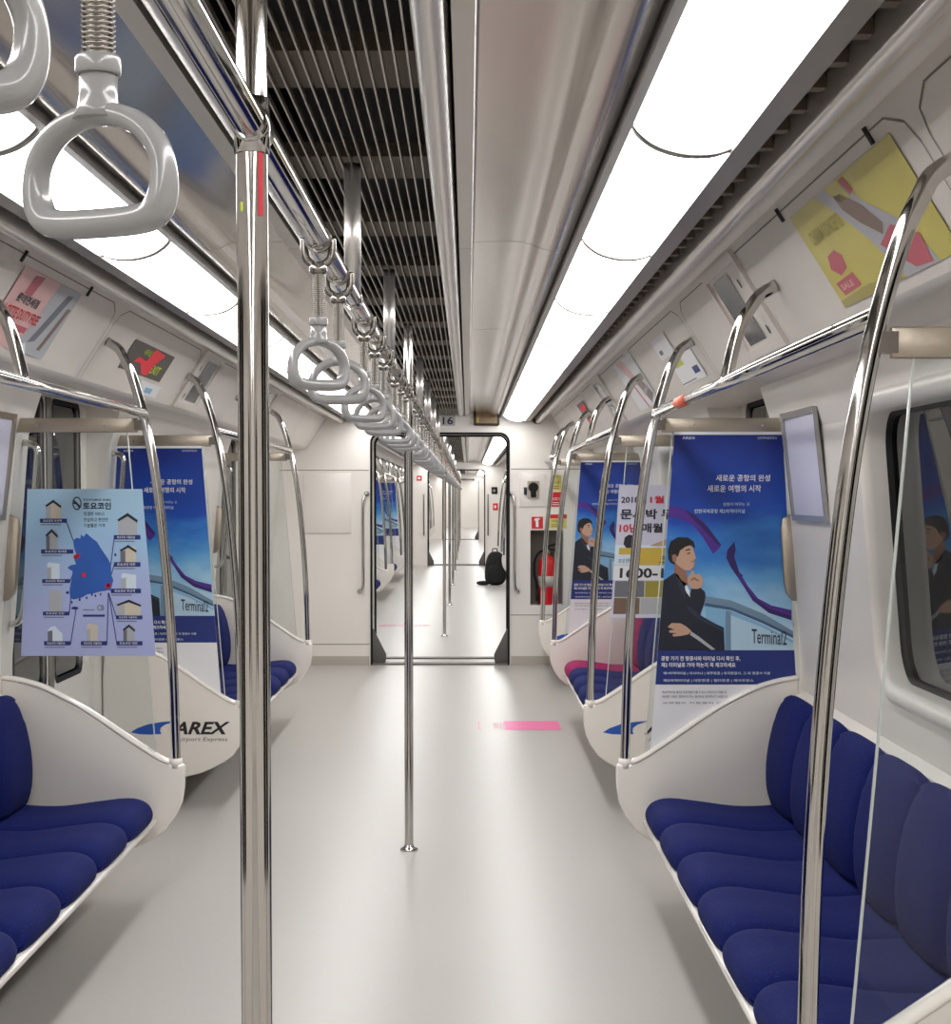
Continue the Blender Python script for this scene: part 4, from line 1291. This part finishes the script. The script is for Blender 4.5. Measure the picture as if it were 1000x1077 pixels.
# right door notices
e_, o_, fm = cove_item('route_notice', 1, 5.85, 6.6, .2, .95, 'white notice with lime and navy marks above the right door', 'notice')
m = MB(); slab(m, fm, 0, .0, .55, .38, 0, PAPER); slab(m, fm, .2, .45, 1, .95, 0, PAPER); m.build('sheet', e_, o_)
m = MB(); slab(m, fm, .3, .50, .58, .62, 1, LIME); slab(m, fm, .74, .72, .92, .84, 1, NAVY); slab(m, fm, .08, .22, .2, .3, 1, INKG); slab(m, fm, .2, .9, .7, .92, 1, INKG); m.build('print', e_, o_)
e_, o_, fm = cove_item('cove_advertisement', 1, 7.32, 8.12, .12, .95, 'faded pinkish advertisement on the right cove above the second bench', 'advertisement')
m = MB(); slab(m, fm, 0, 0, 1, 1, 0, PAPER); put_poly(m, [(.15, 0), (.5, 0), (.7, .5), (.5, .55)], fm(1), PINKP); put_poly(m, [(.55, .5), (.8, .45), (.95, .8), (.7, .95)], fm(1), SHOE)
put_poly(m, [(.6, .7), (.9, .62), (.9, .68), (.62, .78)], fm(2), STONE); put_poly(m, [(.35, .55), (.4, .55), (.5, 1), (.46, 1)], fm(1), REDP); m.build('printed_sheet', e_, o_)
for k, (yn, yf, t0, t1) in enumerate(((10.5, 11.1, .22, .46), (10.6, 10.98, .56, .78))):
    e_, o_, fm = cove_item('door_sign', 1, yn, yf, t0, t1, ['dark square sign with a red mark above the far right door', 'smaller red sign below the dark square one, far right'][k], 'sign')
    m = MB(); slab(m, fm, 0, 0, 1, 1, 0, mat('sign_charcoal', (62, 58, 52), .4)); sh = m.build('face', e_, o_)
    m = MB(); put_poly(m, [(.3, .2), (.7, .15), (.85, .5), (.7, .85), (.3, .8), (.15, .5)], fm(1), LEDRED); m.build('red_mark', sh, o_)

# ------------------------------------------------------------------ centre poles, ceiling rail, hangers
RAILZ = 1.816
def make_pole(y, label):
    p = empty('stanchion_pole', (0, y, 0), label, 'pole')
    m = MB(); m.tube([(0, 0, .002), (0, 0, 2.09)], .0172, CHROME, 28, caps=False); m.build('pole', p)
    m = MB(); m.lathe([(.036, 0), (.036, .004), (.030, .010), (.021, .013), (.019, .02)], (0, 0, 0), CHROME, 28); m.build('floor_flange', p)
    m = MB(); m.tube([(0, -.038, RAILZ), (0, .038, RAILZ)], .0205, CHROME, 24); m.tube([(0, 0, RAILZ - .03), (0, 0, RAILZ + .03)], .0195, CHROME, 24); m.build('joint', p)
    return p
for ci in range(3):
    bs = bays(ci)
    s, e = CARS[ci]
    if ci == 0:
        pp = make_pole(bs[1], 'thick chrome floor to ceiling pole closest to the camera')
        p2 = copy_tree(pp, (0, bs[2], 0), 'slim chrome pole standing mid aisle under the strap rail')
        poles = [bs[1], bs[2]]
        for nm_, a0, a1, z0_, z1_, mt_ in (('red_reflection', -62, -40, 1.717, 1.787, REDP), ('green_spot', -128, -116, 1.722, 1.732, LIME)):  # red arc: reflection of signage painted onto the steel; green arc: small lime spot
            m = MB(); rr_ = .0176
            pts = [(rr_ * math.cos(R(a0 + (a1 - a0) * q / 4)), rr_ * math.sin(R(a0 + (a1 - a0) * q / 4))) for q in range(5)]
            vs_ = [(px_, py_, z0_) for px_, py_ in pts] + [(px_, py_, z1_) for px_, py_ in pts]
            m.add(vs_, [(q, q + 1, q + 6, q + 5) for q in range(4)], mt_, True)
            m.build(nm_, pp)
    else:
        poles = bs
        for k, b in enumerate(bs):
            copy_tree(pp, (0, b, 0), 'chrome aisle pole, %s from the near doorway %s' % (ORDC[k], CARNAME[ci]))
    r = empty('strap_rail', (0, s + .3, RAILZ), 'long chrome overhead rail that carries the straps %s' % CARNAME[ci], 'handrail')
    org = (0, s + .3, RAILZ)
    m = MB(); m.tube([(0, s + .15, RAILZ), (0, e - .25, RAILZ)], .0172, CHROME, 24); m.build('rail', r, org)
    step = PITCHB / 3
    y = bs[0] - step
    while y < e - .2:
        if min(abs(y - q) for q in poles) > .2 and y > s + .2:
            m = MB(); m.tube([(0, y, RAILZ + .005), (0, y, 2.088)], .0172, SATIN, 20)
            m.tube([(0, y - .03, RAILZ), (0, y + .03, RAILZ)], .020, CHROME, 20)
            m.build('hanger', r, org)
        y += step

# ------------------------------------------------------------------ strap handles
def make_strap(y, yaw, label):
    o_ = empty('hanging_strap', (0, y, 1.627), label, 'strap handle', 'strap handles on the overhead rail')
    o_.rotation_euler = (0, 0, yaw)
    half = [(0, -.0385), (-.028, -.0375), (-.040, -.033), (-.0455, -.020), (-.0450, -.002), (-.037, .014), (-.022, .0255), (0, .0305)]
    half = [(a * 1.05, b) for a, b in half]
    loop = half + [(-a, b) for a, b in reversed(half[1:-1])]
    path = spline([(a, 0, b) for a, b in loop], 5, closed=True)
    rad = [.0088 + .0022 * max(0, min(1, (-p.z - .005) / .03)) for p in path]
    m = MB(); m.tube(path, rad, GREYP, 16, closed=True, squash=(1.15, .85))
    m.lathe([(.0165, .027), (.0135, .034), (.0122, .042), (.0120, .058)], (0, 0, 0), GREYP, 18)
    m.lathe([(.0138, .055), (.0146, .057), (.0146, .065), (.0138, .067)], (0, 0, 0), GREYP, 20)
    m.build('grip', o_)
    m = MB()
    prof = []
    z = .066
    while z < .138:
        prof += [(.0088, z), (.0112, z + .0012), (.0088, z + .0024)]
        z += .0032
    m.lathe(prof, (0, 0, 0), STEELD, 16); m.build('spring_sleeve', o_)
    m = MB()
    m.lathe([(.0125, .136), (.0140, .140), (.0140, .150), (.009, .154)], (0, 0, 0), STEELD, 16)
    for s_ in (-1, 1):
        m.tube(spline([(0, s_ * .004, .148), (0, s_ * .018, .158), (0, s_ * .0215, .172), (0, s_ * .0215, .192)], 4), .0065, STEELD, 10)
    # the yoke stands across the rail, so it is turned back against the yaw
    yk = m.build('yoke', o_)
    yk.rotation_euler = (0, 0, R(90) - yaw)
    m = MB(); m.tube([(0, -.012, .189), (0, .012, .189)], .0212, STEELD, 20); c_ = m.build('rail_clamp', o_)
    c_.rotation_euler = (0, 0, -yaw)
    return o_
YS = [.715, 1.066, 2.62, 3.02, 3.76, 4.20, 4.62, 5.34, 5.78, 6.20, 6.95, 7.36, 7.76, 8.50, 8.92, 9.34, 10.06, 10.48, 10.90, 11.62, 12.04, 12.46, 12.88, 13.25]
YAW = [25, -22, 38, 8, 30, -10, 12, 20, -16, 5, 25, -20, 8, 18, -8, 15, 0, 22, -14, 8, 12, -5, 16, 4]
st0 = None
for k, y in enumerate(YS):
    lb = 'light grey ring strap handle, %s from the camera along the overhead rail' % ORD[k]
    if k == 0: lb = 'light grey strap handle cut off by the top left corner'
    if k == 1: lb = 'large light grey ring strap handle hanging upper left, whole ring in view'
    if st0 is None:
        st0 = make_strap(y, R(YAW[k]), lb)
    else:
        c = copy_tree(st0, (0, y, 1.627), lb)
        yaw = R(YAW[k])
        c.rotation_euler = (0, 0, yaw)
        for ch in c.children:
            if ch.name.startswith('yoke'): ch.rotation_euler = (0, 0, R(90) - yaw)
            if ch.name.startswith('rail_clamp'): ch.rotation_euler = (0, 0, -yaw)
for ci in (1, 2):
    s, e = CARS[ci]
    y = s + .6; k = 0
    while y < e - .4 and k < 27:
        if min(abs(y - b) for b in bays(ci)) > .15:
            copy_tree(st0, (0, y, 1.627), 'grey ring strap handle, %s from the doorway %s' % (ORDC[k], CARNAME[ci]))
            k += 1
        y += .62

# ------------------------------------------------------------------ floor stickers, backpack
t = empty('floor_sticker', (.6, 10.12, 0), 'pink rectangular sticker on the aisle floor by the pink seat', 'sticker')
org = (.6, 10.12, 0)
m = MB(); m.add([(.46, 9.93, .0015), (.80, 9.93, .0015), (.80, 10.32, .0015), (.46, 10.32, .0015)], [(0, 1, 2, 3)], PINK); m.build('sheet', t, org)
m = MB()
put_text(m, '임산', (.39, -10.26, .46, -10.0), lambda u, v: (u, -v, .0018), PINK, .0)
put_text(m, '[', (.30, -10.3, .315, -9.95), lambda u, v: (u, -v, .0018), PINK, 0)
m.build('lettering', t, org)
t = empty('floor_sticker', (-.5, 17.9, 0), 'pink outlined lettering on the second carriage floor left of the pole', 'sticker')
m = MB(); put_text(m, '배려석임산부', (-.72, -18.1, -.18, -17.75), lambda u, v: (u, -v, .002), PINK, .0)
m.build('lettering', t, (-.5, 17.9, 0))

bx, by = .66, 26.1
t = empty('backpack', (bx, by, 0), 'black backpack standing on the floor at the right beyond the doorway', 'backpack')
def soft(mb, c, dims, p=2.6, n=18, taper=0.0):
    vs, fs = [], []
    for i in range(n + 1):
        th = math.pi * i / n - math.pi / 2
        for j in range(n * 2):
            ph = math.pi * j / n
            f = lambda q: math.copysign(abs(q) ** (2 / p), q)
            x = f(math.cos(th)) * f(math.cos(ph)); y = f(math.cos(th)) * f(math.sin(ph)); z = f(math.sin(th))
            k = 1 - taper * (z + 1) / 2
            vs.append((c[0] + x * dims[0] * k, c[1] + y * dims[1] * k, c[2] + z * dims[2]))
    w = n * 2
    for i in range(n):
        for j in range(w):
            fs.append((i * w + j, i * w + (j + 1) % w, (i + 1) * w + (j + 1) % w, (i + 1) * w + j))
    mb.add(vs, fs, BLACKC, True)
m = MB(); soft(m, (bx + .01, by, .265), (.19, .13, .265), 3.0, taper=.28); m.build('body', t, (bx, by, 0))
m = MB(); soft(m, (bx - .01, by - .11, .17), (.12, .06, .15), 2.8, taper=.15); m.build('front_pocket', t, (bx, by, 0))
m = MB(); soft(m, (bx - .18, by - .05, .035), (.11, .06, .035), 2.4); m.build('loose_strap', t, (bx, by, 0))
m = MB(); m.tube(spline([(bx - .04, by, .52), (bx - .03, by, .57), (bx + .03, by, .57), (bx + .04, by, .52)], 6), .008, BLACKC, 8); m.build('carry_loop', t, (bx, by, 0))
for s_ in (-1, 1):
    m = MB(); m.tube(spline([(bx + s_ * .07, by + .10, .46), (bx + s_ * .10, by + .16, .35), (bx + s_ * .11, by + .15, .18), (bx + s_ * .09, by + .10, .08)], 5), .014, BLACKC, 8, squash=(.5, 1.4)); m.build('shoulder_strap', t, (bx, by, 0))

# small vertical grab handles beside the side doors
for sx in (1, -1):
    for ci in (0, 1):
        for k, b in enumerate(bays(ci)):
            if ci == 0 and k < 1: continue
            for q, s_ in (('near', -1), ('far', 1)):
                y = b + s_ * .73
                m = MB()
                x = sx * 1.385
                m.tube(spline([(sx * wx(1.60), y, 1.60), (sx * (wx(1.6) - .045), y, 1.585), (sx * (wx(1.5) - .055), y, 1.50), (sx * (wx(1.1) - .05), y, 1.10), (sx * (wx(.95) - .04), y, .98), (sx * wx(.95), y, .96)], 6), .012, CHROME, 12)
                tag(m.build('door_handrail', None, (x, y, 1.2)), 'short chrome handrail on the %s edge of the %s %s door %s' % (q, ORD[k] if k else 'nearest', NM[sx], CARNAME[ci]), 'handrail')
